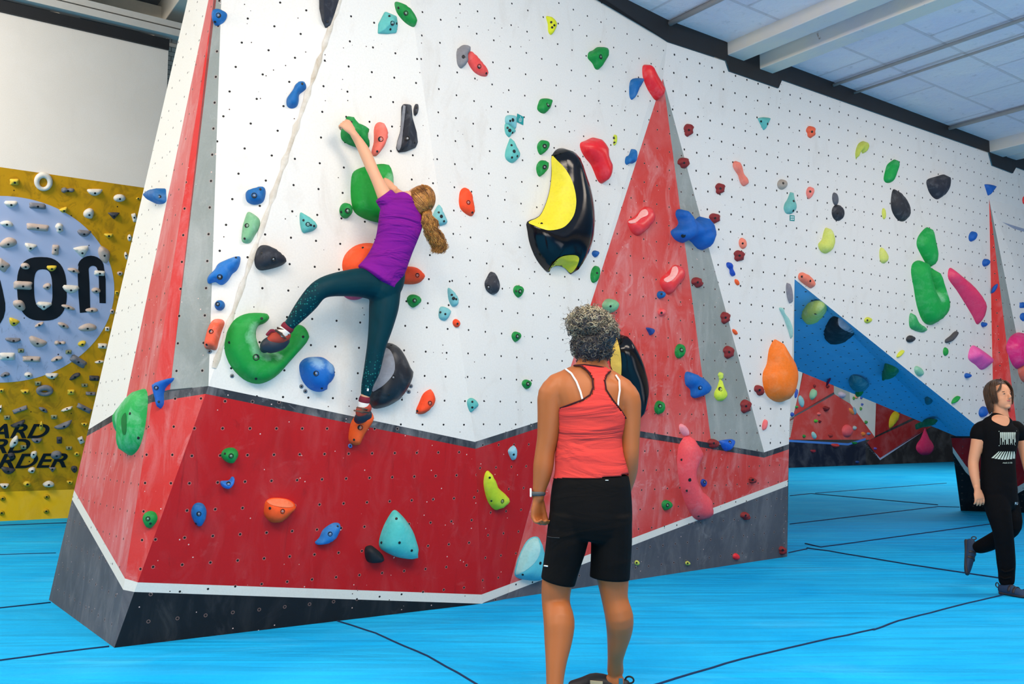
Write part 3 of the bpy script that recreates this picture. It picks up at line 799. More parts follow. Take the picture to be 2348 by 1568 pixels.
hold('grey fluted rock-like hold touching a salmon hold', (128, 126, 130), [(1062, 103), (1073, 108), (1073, 122), (1068, 130), (1068, 145), (1058, 157), (1050, 150), (1047, 135), (1048, 115)], .05, hole=[(1063, 130, 4)], rock=.16)
hold('salmon pill-shaped hold slanting beside the grey rock hold', (226, 74, 70), [(1073, 118), (1083, 120), (1100, 138), (1116, 160), (1117, 174), (1104, 175), (1088, 166), (1076, 150), (1070, 132)], .035, [(1099, 152)], hole=[(1115, 168)])
hold('bright yellow crescent hold high on the white wall', YEL, [(1252, 38), (1262, 39), (1272, 50), (1274, 62), (1268, 76), (1262, 80), (1257, 72), (1256, 55)], .035, hole=[(1264, 51), (1266, 63), (1271, 58)], chalk=.1)
hold('large green triangular-faced hold high above the red wedge', GRN, [(1370, 108), (1385, 110), (1389, 122), (1387, 135), (1378, 150), (1373, 159), (1365, 158), (1358, 145), (1348, 133), (1350, 120), (1360, 115)], .07, [(1378, 130)], rock=.08)
hold('long red glossy hold across the tip of the red wedge', RED, [(1473, 155), (1479, 148), (1488, 154), (1497, 172), (1508, 190), (1516, 207), (1514, 222), (1507, 230), (1497, 223), (1485, 205), (1475, 180)], .08, rough=.35, cen=(1490, 185))
hold('blue kite-shaped hold left of the tip of the red wedge', BLU, [(1446, 184), (1468, 179), (1472, 187), (1462, 205), (1453, 225), (1447, 228), (1443, 215)], .05)
hold('blue bone-shaped hold left of the dirty seam', BLU, [(690, 188), (700, 191), (702, 203), (694, 211), (686, 218), (685, 233), (680, 245), (668, 249), (658, 243), (657, 228), (664, 216), (672, 205), (678, 193)], .055, hole=[(693, 192)])
hold('green ribbed hold gripped by the climber\'s left hand', GRN, [(795, 268), (803, 268), (815, 282), (835, 292), (843, 302), (838, 315), (843, 330), (840, 345), (826, 341), (800, 332), (785, 322), (781, 310), (783, 295), (790, 280)], .10, [(821, 308, 5)], hole=[(806, 280)], rock=.10)
hold('salmon crescent hold right of the climber\'s left hand', SAL, [(866, 281), (875, 281), (884, 295), (888, 312), (883, 332), (872, 348), (862, 358), (853, 356), (852, 345), (857, 325), (857, 300), (860, 287)], .055, [(873, 319, 5)], hole=[(865, 347)])
hold('tall dark tapered hold right of the salmon crescent', BLK, [(924, 239), (934, 240), (944, 268), (954, 303), (957, 327), (952, 339), (930, 348), (913, 350), (908, 340), (911, 323), (918, 300), (920, 268), (920, 245)], .06, [(934, 317, 5)], hole=[(951, 327), (923, 343), (935, 257)], facets=[(931, 246, .06), (921, 338, .06)],
     patches=[([(925, 241), (930, 244), (924, 300), (919, 338), (912, 344), (910, 330), (918, 302), (921, 268)], (128, 132, 140), .5, .7, 'chalked_edge')])
hold('small dark leaf-shaped hold beside the tall dark hold', (60, 62, 70), ('oval', 953, 252, 5, 14, 6), .025, hole=[(955, 247), (954, 258)])
hold('green fluted hold high on the white wall, upper of a row of three', GRN, [(1240, 227), (1258, 226), (1263, 233), (1258, 250), (1249, 260), (1239, 258), (1232, 250), (1234, 238)], .045, [(1257, 240)], rock=.1)
hold('green fluted hold, middle of the row of three left of the moon volume', GRN, ('egg', 1243, 338, 12, 17, 14), .045, [(1249, 335)], rock=.1, chalk=.5)
hold('green fluted hold, lowest of the row of three left of the moon volume', GRN, ('egg', 1241, 386, 12, 19, 14), .045, [(1249, 383)], rock=.1, chalk=.5)
hold('pale teal four-sided hold, topmost of a column of three', PTEAL, [(1160, 266), (1176, 264), (1182, 269), (1182, 292), (1178, 297), (1170, 290), (1159, 283)], .03, hole=[(1176, 275, 4), (1170, 277)])
hold('pale teal pointed hold, middle of a column of three', TEAL, [(1158, 284), (1166, 287), (1181, 301), (1170, 310), (1167, 315), (1160, 308), (1157, 297)], .03, hole=[(1169, 299, 4), (1164, 293), (1175, 304)])
hold('pale teal drop-shaped hold, lowest of a column of three', TEAL, [(1170, 316), (1175, 322), (1184, 340), (1190, 352), (1188, 363), (1175, 374), (1163, 368), (1158, 358), (1160, 342), (1166, 325)], .04, hole=[(1179, 347, 4), (1173, 333), (1174, 361), (1186, 358)])
# the moon volume
moon = [(1266, 355), (1273, 345), (1283, 339.5), (1294, 340), (1306, 348.5), (1318.6, 366), (1331, 402), (1344, 443), (1350.5, 491), (1350.5, 530), (1344, 570), (1331, 601), (1313.5, 625), (1307, 628), (1295.6, 615), (1280, 610), (1265, 614), (1256, 624), (1232, 596), (1216.5, 560), (1210.7, 530), (1210, 508), (1237, 495), (1252, 466), (1261, 433), (1264.5, 397), (1264.5, 357)]
hold('large glossy black crescent volume with a yellow inlay', (12, 14, 20), moon, .16, hole=[(1228, 580), ], r=.9, chalk=0, rough=.08, cen=(1290, 480), res=14, group='crescent volumes', cat='climbing volume', name='climbing_volume',
     patches=[([(1265, 358), (1278, 368), (1297, 388), (1312, 415), (1320, 445), (1321, 470), (1315, 495), (1300, 515), (1285, 524), (1262, 528), (1245, 525), (1225, 517), (1212, 509), (1237, 496), (1252, 467), (1261, 434), (1265, 397)], (232, 214, 48), .1, .5, 'yellow_inlay'),
              ([(1258, 622), (1263, 612), (1280, 593), (1297, 586), (1318, 585), (1327, 590), (1327, 600), (1320, 615), (1308, 626), (1295.6, 615), (1280, 611), (1265, 614)], (200, 192, 40), .1, .5, 'yellow_inlay')])
hold('big glossy red boot-shaped hold left of the red wedge', RED, [(1331, 328), (1344, 321.7), (1359, 315), (1369.6, 319), (1380, 332), (1386, 346), (1386, 361), (1392.5, 374), (1395, 389), (1391, 410), (1381, 421), (1371, 415), (1362, 394), (1354, 376.5), (1341.5, 361), (1332, 343)], .10, rough=.3, chalk=.2)
hold('tiny yellow-green hold above the blue hook hold', (190, 205, 60), ('bean', 1408, 321, 5, 12, 5), .02, hole=[(1408, 316), (1409, 327)])
hold('small blue hooked hold beside the left edge of the red wedge', BLU, [(1447, 342), (1453, 346), (1455, 360), (1452, 374), (1442, 375), (1437, 378), (1433, 372), (1435, 360), (1442, 355)], .05)
hold('big bright green slab-like hold under the climber\'s arm', (10, 146, 46), [(808, 398), (825, 385.5), (856, 378), (880.6, 375.8), (891, 384), (897, 405), (899, 424), (894, 440), (884, 478), (880, 505), (871, 511), (837, 502), (813, 487), (805.5, 463), (804, 429)], .09, r=.6, chalk=.2, res=12, dust=[(884, 418, 26)])
hold('small round green hold touching the big green slab', GRN, ('oval', 792, 483, 14, 18, 0), .055, [(797, 483, 5)], hole=[(783, 486, 3)])
hold('orange-red pill hold right of the climber\'s head', ORG, [(1062, 431), (1071, 432), (1080, 445), (1085, 470), (1087, 488), (1080, 496), (1066, 490), (1054, 478), (1051, 460), (1054, 440)], .04, [(1074, 464)], hole=[(1083, 487)], chalk=.15)
hold('pale teal triangular hold half hidden behind the ponytail', PTEAL, [(1006, 469), (1018, 492), (1025, 508), (1020, 515), (1003, 517), (990, 500)], .035, hole=[(1012, 496, 4), (1006, 487), (1018, 507)])
hold('blue rounded block hold on the white wall left of the seam', BLU, [(566, 438), (583, 431), (601, 428), (608, 433), (609, 446), (604, 462), (594, 468), (580, 469), (567, 463), (563, 450)], .06, [(583, 448, 5)], hole=[(597, 434)])
hold('blue horn-shaped hold on the left edge of the red strip', BLU, [(347, 455), (356, 438), (378, 432), (381, 445), (381, 462), (370, 468), (355, 466)], .07, [(365, 451, 3.5)])
hold('pale green slab-like hold crossing the dirty seam', PGRN, [(568.5, 486), (582, 491), (595.5, 504), (594.6, 522), (584.6, 540), (573, 557), (554.5, 553), (556.5, 520), (562, 500)], .045, [(566, 517)], hole=[(561, 547)], chalk=.6)
hold('teal pointed hold right of the pale green slab', TEAL, [(688, 488), (700, 492), (715, 502), (727, 517), (720, 528), (705, 533), (694, 533), (688, 515)], .04, [(706, 514)], hole=[(696, 505), (713, 516), (720, 518)])
hold('dark egg-shaped hold with a pointed right end', BLK, [(592, 568), (601, 562), (618, 564), (640, 578), (655, 596), (655, 601), (645, 609), (620, 617), (598, 620), (587, 613), (583, 598), (586, 580)], .09, [(627, 594), ], hole=[(600, 580)], chalk=.25)
hold('long wavy blue hold across the grey strip edge', (28, 110, 186), [(541, 588), (551, 589), (550, 605), (543, 620), (533, 628), (525, 641), (515, 651), (505, 653), (494, 647), (479, 650), (475, 641), (480, 630), (492, 618), (500, 605), (515, 597), (530, 591)], .07, [(504, 635, 5)], hole=[(541, 591)])
hold('small round blue knob beside the grey strip', BLU, ('oval', 504, 700, 12, 12, 0), .05, [(499, 697, 4)])
hold('orange jug with pale chalked lip on the grey strip edge', (238, 92, 60), [(490, 733), (508, 732), (515, 741), (508, 761), (502, 782), (496, 802), (483, 801), (470, 797.5), (469, 781), (478, 749)], .07, [(484, 760)], hole=[(474, 790)], chalk=.7)
hold('huge green hook-shaped hold carrying the climber\'s left foot', (12, 142, 52), [(606.7, 718), (615.5, 723), (616.7, 731), (606.7, 741), (592.6, 747), (587, 761), (588.6, 781.4), (597, 800), (618.8, 810), (638.8, 801), (654.9, 781.4), (671, 750), (687, 744.5), (701, 753), (707, 769), (703, 785.5), (671, 821.6), (638.8, 857.8), (610.7, 875.8), (586.6, 880), (558.5, 869.8), (530.4, 841.7), (516.3, 809.6), (515, 781.4), (522.4, 753), (542.4, 729), (570.6, 718)], .085, [(587, 819, 6)], hole=[(600, 730, 3), (695, 772, 3), (526, 785, 3), (587, 868, 3)], r=.8, res=14, chalk=.15, cen=(560, 800), dust=[(575, 755, 24), (568, 775, 26), (580, 800, 26), (602, 815, 20), (630, 815, 16)])
hold('big round blue hold below the green hook', (14, 98, 178), [(686, 842), (690, 829), (703, 820), (722, 818), (742, 820), (757, 833), (763, 850), (760, 868), (748, 884), (743, 896), (725, 898), (705, 888), (691, 868)], .12, [(725, 856, 5)], hole=[(738, 890)], chalk=.3, dust=[(715, 830, 24), (745, 840, 22)])
hold('big black dish-shaped hold behind the climber\'s right shin', (30, 32, 38), [(872, 795.5), (892, 786), (916, 797.5), (934, 825.6), (943, 849.7), (942, 873.8), (928, 902), (900, 926), (872, 936), (852, 934), (840, 910), (843, 862), (855, 825)], .12, [(902, 865)], hole=[(897, 792), (892, 906)], chalk=.2, rough=.4,
     patches=[([(862, 812), (872, 800), (885, 797), (897, 806), (905, 830), (903, 855), (885, 878), (866, 892), (852, 895), (850, 850)], (140, 142, 150), .4, .8, 'chalked_face')])
hold('orange-red half-moon hold right of the black dish', ORG, [(984, 893), (990, 895), (996, 912), (992, 930), (975, 947), (958, 949), (954, 940), (960, 925), (970, 903)], .05, [(986, 924)], hole=[(957, 942)], chalk=.2)
hold('small teal hold near the low fold of the white wall', TEAL, [(1080, 912), (1090, 917), (1095, 930), (1085, 940), (1078, 945), (1072, 930), (1072, 917)], .03, hole=[(1083, 921), (1083, 934)])
hold('dark crescent hold striped with chalk on the white wall', (44, 46, 54), [(1125, 623), (1134, 629), (1142, 650), (1140, 668), (1130, 676), (1115, 667), (1110, 650), (1116, 636)], .05, [(1120, 658)], chalk=.6)
hold('small green hold right of the chalk-striped dark crescent', GRN, ('egg', 1187, 668, 11, 14, -4), .04, [(1193, 668)], hole=[(1184, 667)])
hold('small green hold right of the climber\'s hip', GRN, ('egg', 948, 690, 16, 15, 10), .045, [(951, 689)])
hold('pale teal four-sided hold, upper one right of the hip', PTEAL, [(1027, 660), (1040, 668), (1050, 685), (1048, 700), (1036, 702), (1028, 685)], .03, hole=[(1040, 684, 4), (1036, 676), (1046, 686)])
hold('small teal block hold just below the four-sided one', PTEAL, [(1010, 703), (1032, 710), (1030, 725), (1020, 735), (1006, 728)], .03, hole=[(1021, 720), (1010, 716)])
hold('tiny orange-red hold under the small teal block', ORG, ('oval', 1046, 741, 8, 10, -20), .025, hole=[(1049, 742)])
hold('small green egg hold at knee height left of the standing woman', GRN, ('egg', 1182, 772, 10, 12, 8), .035, [(1187, 771)])
hold('small green egg hold nearest the band left of the woman', GRN, ('egg', 1206, 881, 10, 11, -6), .035, [(1211, 880)])
hold('large round orange hold behind the climber\'s waist', (240, 82, 34), ('oval', 840, 605, 56, 48, -10), .09, hole=[(832, 568)], chalk=.25, r=.8)
hold('orange-red hold to the right of the climber\'s shirt hem', ORG, [(915, 614), (940, 611), (958, 615), (970, 627), (972, 636), (962, 648), (940, 652), (915, 646)], .055, [(957, 631)], chalk=.2)
hold('pink hold showing beneath the climber\'s raised thigh', (226, 78, 110), ('oval', 812, 668, 28, 20, 0), .05, hole=[(807, 677)])
hold('orange foothold under the climber\'s right shoe', (244, 92, 30), [(846, 945), (855, 950), (850, 968), (838, 985), (828, 1003), (820, 1020), (806, 1018), (799, 1005), (802, 980), (808, 962), (824, 945)], .075, [(826, 980, 5)], hole=[(812, 1008)], chalk=.15)
hold('tiny blue screw cap below the orange foothold', (80, 120, 190), ('oval', 803, 1022, 5, 5), .012, hole=[(803, 1022, 2)])
# ---- left side of the prow and lower red zone
hold('large smooth green hold chalked pale, on the left corner', (24, 166, 78), [(331, 891), (338, 901), (339, 926), (334, 971), (327, 1004.6), (317, 1030), (302, 1044), (289, 1039.6), (283.5, 1028), (288, 1013), (287, 997), (281, 999), (278, 982), (277, 954), (283.5, 937), (297.5, 917.5), (314, 898)], .09, hole=[(298, 948, 3), (317, 1004, 3)], chalk=.7, res=12, cen=(308, 970),
     patches=[([(285, 947), (289, 952), (289, 990), (283, 997), (279, 985), (278, 960)], (10, 112, 46), .0, .8, 'finger_slot')], dust=[(305, 930, 40), (300, 960, 30)])
hold('blue V-shaped hold on the black band at the corner', (14, 92, 178), [(353, 881), (373, 871), (398, 866), (396, 874), (384.5, 884), (379, 892), (376, 903.5), (376, 926), (368, 937), (362, 929), (359, 915), (354, 895)], .05, [(358, 889, 4)], hole=[(364, 921)], chalk=.1, cen=(366, 893))
hold('round green hold on the red panel under the band', GRN, ('egg', 527, 1044, 20, 18, -10), .05, [(530, 1045, 4.5)], hole=[(516, 1040)])
hold('small blue crescent hold below the round green hold', (40, 110, 195), [(506, 1103), (524, 1101), (531, 1093), (537, 1095), (535, 1108), (527, 1118), (518, 1120), (508, 1114)], .04, [(524, 1109, 4)])
hold('small green hold at the left corner of the red panel', GRN, ('egg', 345, 1191, 16, 20, 8), .04, [(339, 1189, 4)], hole=[(345, 1200)])
hold('blue pear-shaped hold low on the red panel', BLU, ('egg', 456, 1179, 18, 27, 0), .05, [(456, 1178)], hole=[(450, 1200)])
hold('wide orange cup-shaped hold in the middle of the red panel', (244, 84, 24), [(611, 1147), (628, 1141), (658, 1144), (675, 1154), (676, 1165), (660, 1182), (640, 1197), (620, 1196), (606, 1180), (606, 1160)], .07, [(648, 1172)], hole=[(619, 1165, 3)], chalk=.05,
     patches=[([(612, 1148), (630, 1143), (656, 1145), (672, 1155), (671, 1162), (650, 1163), (622, 1157)], (232, 120, 80), .3, .7, 'chalked_lip')])
hold('slanting blue fish-shaped hold low on the red panel', (38, 116, 186), [(768, 1198), (779, 1201), (779, 1213), (768, 1235), (750, 1246), (730, 1249), (722, 1243), (732, 1232), (740, 1215), (755, 1203)], .045, [(757, 1224)], hole=[(774, 1207)])
hold('small black hold beside the big teal one near the floor', (24, 26, 32), [(838, 1254), (850, 1250), (860, 1256), (872, 1266), (879, 1277), (872, 1287), (850, 1290), (840, 1284), (836, 1268)], .06, chalk=.1)
hold('big teal shell-shaped hold low on the red panel', (78, 190, 186), [(905, 1169), (918, 1178), (935, 1198), (950, 1225), (957, 1255), (955, 1274), (945, 1282), (910, 1277), (880, 1263), (870, 1253), (870, 1235), (880, 1205), (895, 1178)], .10, hole=[(909, 1189, 3), (875, 1244, 3), (916, 1244, 3), (944, 1262, 3)], chalk=.35, facets=None)
hold('yellow-green banana-shaped hold on the red panel', (196, 212, 40), [(1119, 1079), (1128, 1090), (1139.5, 1115.6), (1163, 1138), (1160, 1155), (1139.5, 1169), (1125, 1160), (1114.6, 1139), (1108.7, 1109), (1112, 1086)], .055, [(1152, 1149, 4)], hole=[(1123, 1095), (1127, 1148)], chalk=.15)
hold('large pale teal scooped hold on the white stripe by the woman\'s shorts', (92, 192, 206), [(1211, 1236.7), (1233, 1230.7), (1243, 1251.6), (1252, 1290), (1243, 1328), (1206, 1329.5), (1181, 1320.6), (1182.6, 1298), (1192.6, 1268)], .08, hole=[(1239, 1291, 3.5), (1199, 1317, 3)], cen=(1215, 1290), chalk=.2,
     patches=[([(1213, 1239), (1232, 1233), (1239, 1258), (1232, 1282), (1212, 1303), (1184, 1318), (1186, 1298), (1196, 1266)], (150, 205, 205), .4, .8, 'scooped_face')])
hold('small pale blue diamond hold right of the low fold', (140, 190, 205), [(1177, 1021), (1183, 1032), (1181, 1048), (1175, 1055), (1168, 1045), (1165, 1032)], .03, hole=[(1178, 1042)])
# ---- metal washers
for i, (x, y, l) in enumerate([(532, 862, 'grey washer left of the big round blue hold, near the band'), (691, 886, 'upper grey washer under the big round blue hold'), (700, 897, 'lower grey washer under the big round blue hold'),
                               (942, 885, 'upper grey washer beside the black dish hold'), (937, 898, 'lower grey washer beside the black dish hold'), (480, 806, 'pale washer under the orange chalked jug')]):
    hold(l, (120, 126, 134), ('oval', x, y, 5, 5), .005, chalk=.1, group='metal washers screwed to the wall', cat='washer', name='washer', hole=[(x, y, 2)], res=4)
# ---- wedge and right-hand part
hold('translucent red jug, upper one on the red wedge', (228, 58, 62), [(1477, 474), (1490, 479), (1496, 507), (1477, 531), (1462, 541), (1447, 531), (1439, 507), (1458, 494)], .07, rough=.3, chalk=.3,
     patches=[([(1441, 507), (1458, 500), (1470, 483), (1482, 480), (1486, 492), (1470, 500), (1458, 510), (1445, 512)], (246, 178, 172), .4, .6, 'chalked_lip')])
hold('translucent red jug, lower one on the red wedge', (228, 58, 62), [(1547, 607), (1563, 616), (1563, 642), (1547, 660), (1534, 676), (1519, 664), (1513, 642), (1529, 625)], .07, rough=.3, chalk=.3,
     patches=[([(1522, 640), (1536, 630), (1542, 613), (1552, 611), (1555, 624), (1544, 640), (1530, 647)], (246, 178, 172), .4, .6, 'chalked_lip')])
hold('large knobbly blue rock-shaped hold across wedge and grey face', (14, 92, 176), [(1551, 482), (1562, 480), (1573, 494), (1588, 507), (1604, 496), (1617, 507), (1626, 527), (1625, 553), (1615.5, 571.6), (1599, 570), (1580, 551), (1565.6, 557), (1547, 549), (1537.5, 531), (1551, 520), (1555, 509), (1549, 494)], .13, hole=[(1567, 540, 5)], rock=.12, chalk=.12, res=13, cen=(1585, 535))
hold('pale green rock hold just above the woman\'s hair', PGRN, [(1388, 687), (1400, 685), (1410, 694), (1410, 708), (1400, 718), (1388, 714), (1380, 700)], .07, hole=[(1400, 702)], rock=.08, chalk=.6)
hold('pale green hold half hidden beside the woman\'s neck', PGRN, ('oval', 1323, 810, 7, 12), .03, chalk=.6)
hold('small blue knob below the lower red jug', BLU, ('oval', 1513, 676, 7, 9), .05, hole=[(1517, 674)])
hold('small red knob with chalked centre on the red wedge', (232, 90, 92), ('oval', 1515, 716, 7, 9), .04, chalk=.8, hole=[(1517, 717)])
hold('small dark blue three-cornered hold on the red wedge', (30, 66, 140), [(1481, 751), (1495, 753), (1497, 762), (1490, 769), (1486, 762)], .035)
hold('green fluted hold halfway down the red wedge', GRN, ('oval', 1557, 805, 10, 17, 6), .05, [(1563, 802)], rock=.1, chalk=.6)
hold('big blue lobed hold on the edge of the grey face', (14, 98, 180), [(1572, 853), (1595, 858), (1614, 873), (1622, 888), (1615.5, 904.5), (1595, 912.6), (1584, 908), (1582, 893), (1571, 880)], .09, [(1606, 889)], chalk=.2)
hold('yellow-green flat oval hold on the grey face', (206, 226, 66), ('drop', 1651, 893, 14, 26, 0), .04, [(1652, 892)], chalk=.25)
hold('tiny yellow-green rough hold above the flat oval one', (200, 222, 90), ('rock', 1652, 862, 6, 9), .02)
hold('green fluted hold low on the red wedge beside the woman\'s arm', GRN, ('oval', 1510, 934, 10, 16, 6), .05, [(1514, 931)], rock=.1, chalk=.5)
hold('bright red small hold beside the woman\'s right arm', (230, 50, 60), ('rock', 1475, 934, 7, 11), .04, chalk=.4)
for i, (x, y, rx, ry, l) in enumerate([(1577, 299, 10, 15, 'beside the grey tip of the wedge, topmost of them all'), (1566, 374, 12, 13, 'on the narrow upper grey face'), (1649, 433, 10, 13, 'on white, right of the grey face, level with the boot-shaped hold'),
      (1637, 501, 12, 12, 'just above right of the knobbly blue rock hold'), (1693, 587, 12, 13, 'under a small salmon oval on the white wall'), (1597, 648, 11, 13, 'on the grey face right of the lower red jug'),
      (1661, 729, 10, 14, 'on the right edge of the grey face'), (1669, 808, 12, 15, 'on the grey face left of the tall orange hold'), (1739, 895, 10, 13, 'left of the foot of the orange drop hold'),
      (1708, 932, 12, 16, 'on the grey face above the band'), (1634, 1017, 12, 11, 'on the dark band beside the blue one'), (1723, 1101, 7, 7, 'low on the red panel near the right end'), (1707, 1183, 9, 10, 'on the charcoal base, twin lobed'), (1792, 1262, 7, 10, 'at the bottom right corner of the charcoal base')]):
    hold('dark red rough hold ' + l, BRN, ('rock', x, y, rx, ry, [5, -20, 10, 0, 15, -30, 5][i % 7]), .045, hole=[(x + 3, y - 1, 2.6)], rock=.16, chalk=.12, group='dark red rough holds')
hold('small pink and white streaked hold atop the long salmon one', (240, 150, 160), ('oval', 1567, 986, 8, 16, -28), .035, chalk=.8)
hold('small red hold with white chalk near the orange drop', (236, 110, 112), ('oval', 1752, 974, 5, 13, 12), .03, chalk=.8)
hold('very long salmon-red boomerang hold down the lower right', (240, 84, 92), [(1579, 998), (1590, 1011.7), (1604.7, 1036), (1597.7, 1054.5), (1589, 1076), (1589, 1094), (1602, 1119), (1623, 1140), (1624, 1155), (1627, 1170), (1620.6, 1186), (1602, 1193), (1587, 1183), (1571.7, 1155.6), (1559, 1112.7), (1552.7, 1063.7), (1555, 1027), (1565.5, 1005.5)], .10, hole=[(1582, 1100, 4), (1563, 1054), (1575, 1125), (1602, 1183)], chalk=.3, r=.9, res=14, cen=(1583, 1090))
hold('blue tooth-shaped hold on the dark band', (20, 92, 196), [(1648, 1011), (1662, 1008), (1679, 1007), (1679, 1018), (1673, 1030), (1665, 1034), (1657, 1028), (1652, 1018)], .05, [(1674, 1014, 3.5)])
hold('tiny dark blue hold beside the salmon boomerang', (24, 76, 176), ('egg', 1612, 1107, 6, 9), .03, [(1616, 1105, 3)])
hold('small green hold low on the red panel right of the shorts', GRN, ('egg', 1527, 1158, 11, 12, 20), .04, [(1531, 1158, 3.5)])
hold('bright red oval hold on the charcoal base', (226, 40, 52), ('oval', 1687, 1276, 7, 8, -20), .025)
hold('tiny yellow screw-on by the woman\'s shorts on the charcoal base', (190, 200, 90), ('oval', 1460, 1290, 5, 6), .02, hole=[(1460, 1290, 2)], group='tiny yellow screw-ons')
hold('tiny yellow screw-on in the middle of the charcoal base', (190, 200, 90), ('oval', 1576, 1291, 5, 5), .02, hole=[(1577, 1291, 2)], group='tiny yellow screw-ons')
hold('tall glowing orange drop-shaped hold at the wall end', (252, 122, 26), [(1774.5, 779), (1785, 783), (1798.6, 806), (1812, 828), (1819, 856), (1817, 878.6), (1811.5, 901), (1798.6, 919), (1780, 921), (1758, 908), (1748.6, 882), (1748.6, 856), (1758, 834), (1763, 801)], .14, chalk=.25, rough=.5, res=12)
hold('second black crescent volume behind the woman\'s shoulder', (14, 14, 18), [(1413, 765), (1430, 780), (1449, 815), (1462, 855), (1468, 895), (1462, 935), (1450, 965), (1430, 960), (1418, 900), (1405, 860), (1395, 800)], .16, r=.9, chalk=0, rough=.1, group='crescent volumes', cat='climbing volume', name='climbing_volume', res=12,
     patches=[([(1405, 770), (1414, 775), (1423, 810), (1425, 850), (1420, 880), (1404, 870), (1400, 820)], (228, 200, 90), .1, .5, 'yellow_inlay')])
hold('small blue hold left of the wedge, below the moon volume', (30, 90, 160), ('egg', 1364, 582, 7, 8), .03)
hold('green fluted leaf hold on the left edge of the red wedge', GRN, ('oval', 1363, 629, 9, 20, 8), .04, rock=.1, chalk=.5, hole=[(1369, 626)])
hold('small blue bone hold right of the grey face', (24, 74, 176), ('bone', 1674, 617, 17, 6, 70), .035)
hold('tiny orange hold under the small blue bone', (240, 92, 40), ('oval', 1689, 647, 4, 8, -25), .02)
hold('tiny orange hold farther down the right edge of the grey face', (240, 92, 40), ('oval', 1684, 761, 4, 8, -35), .02)
hold('small salmon oval hold above a dark red one', (242, 132, 108), ('oval', 1702, 558, 8, 13, -10), .03, hole=[(1703, 558, 2.4)])
hold('thin grey striped hold near the end of the wall', (130, 128, 138), ('oval', 1808, 672, 5, 24, -8), .04, chalk=.5)
hold('long thin pale teal hold at the end of the wall', (150, 200, 192), [(1786, 706), (1794, 706), (1796, 716), (1806, 730), (1813, 748), (1815, 768), (1813, 777), (1806, 755), (1797, 730), (1790, 716)], .03, chalk=.5, cen=(1803, 742))
# ---- long white wall on the right
hold('teal three-cornered hold highest on the long white wall', TEAL, ('tri', 1751, 283, 13, 15, 0), .04, hole=[(1746, 278), (1760, 284)])
hold('orange squarish hold high on the long white wall', (236, 100, 66), ('rock', 1858, 303, 10, 14), .04, hole=[(1862, 302)])
hold('salmon bone-shaped hold right of the grey wedge face', (238, 126, 106), [(1682, 371), (1690, 370), (1696, 382), (1700, 398), (1708, 408), (1712, 422), (1704, 427), (1697, 418), (1692, 402), (1684, 390), (1680, 380)], .05)
hold('tan round hold on the long white wall', (168, 156, 144), ('oval', 1792, 423, 10, 12), .04, hole=[(1796, 420)])
hold('teal teardrop hold above a small teal tag', (110, 180, 174), ('drop', 1811, 463, 13, 28, 6), .05, hole=[(1820, 461), (1819, 483)])
hold('small salmon pointed hold on the long white wall', (240, 130, 118), ('egg', 1856, 442, 8, 14, 8), .035, hole=[(1858, 439)])
hold('narrow grey half-moon hold atop a black oval', (88, 90, 98), ('oval', 1914, 456, 6, 15, -6), .03)
hold('black oval hold under the narrow grey half-moon', (40, 42, 50), ('oval', 1920, 488, 13, 19, -6), .045, hole=[(1921, 489)], chalk=.4)
hold('yellow-green hook hold high on the long white wall', (190, 200, 84), [(1972, 326), (1982, 324), (1988, 335), (1984, 348), (1977, 352), (1974, 346), (1967, 355), (1963, 366), (1961, 352), (1965, 335)], .05)
hold('bright green pill hold left of the two black eggs', (14, 156, 70), [(2044, 369), (2053, 366), (2057, 380), (2051, 400), (2044, 417), (2032, 419), (2026, 410), (2030, 390), (2034, 378)], .06)
hold('long black egg-shaped hold tilted on the long white wall', (42, 44, 50), ('egg', 2061, 471, 19, 38, 163), .07, chalk=.3)
hold('black half-round hold near the upper right', (42, 44, 54), [(2125, 413), (2145, 405), (2165, 400), (2171, 410), (2169, 435), (2158, 452), (2147, 457), (2135, 448), (2127, 432)], .09, chalk=.35)
hold('thin yellow hold left of the long black egg', (206, 212, 92), ('oval', 2026, 490, 4, 13, -4), .02)
hold('pale yellow-green pear hold on the long white wall', (206, 214, 104), [(1893, 522), (1901, 527), (1907, 545), (1907, 562), (1900, 578), (1890, 581), (1880, 574), (1876, 560), (1884, 549), (1888, 533)], .07, chalk=.5)
hold('small yellow drop hold under the thin yellow one', (208, 214, 110), [(2020, 567), (2028, 575), (2034, 588), (2032, 600), (2025, 604), (2018, 598), (2016, 578)], .04)
hold('large green pointed hold above the green loop', (20, 160, 70), [(2125, 521), (2132, 527), (2138, 555), (2143, 580), (2141, 603), (2132, 612), (2123, 604), (2112, 585), (2102, 563), (2104, 545), (2114, 530)], .09, chalk=.3)
hold('very large green hold with a deep slot', (20, 160, 70), [(2092, 605), (2104, 597), (2117, 600), (2122, 608), (2123, 618), (2124, 632), (2129, 650), (2136, 668), (2141, 674), (2143, 668), (2138, 652), (2133, 636), (2131, 624), (2133, 616), (2138, 615), (2147, 627), (2156, 655), (2166, 690), (2164, 718), (2148, 738), (2132, 745), (2115, 735), (2102, 700), (2095, 660), (2089, 625)], .12, chalk=.25, res=13, cen=(2128, 690), dust=[(2134, 655, 12), (2140, 680, 20), (2155, 675, 12)])
hold('big pink crescent fin on the long white wall', (230, 60, 104), [(2178, 614), (2186, 617), (2205, 632), (2228, 652), (2244, 675), (2251, 695), (2251, 725), (2247, 740), (2239, 743), (2230, 725), (2212, 695), (2193, 665), (2175, 640), (2174, 622)], .13, chalk=.15, prof='roof', rough=.4)
hold('green and white three-cornered hold left of the slotted one', (50, 160, 90), [(2087, 718), (2095, 722), (2103, 738), (2118, 748), (2123, 758), (2113, 762), (2095, 757), (2086, 750), (2084, 733)], .05, chalk=.7)
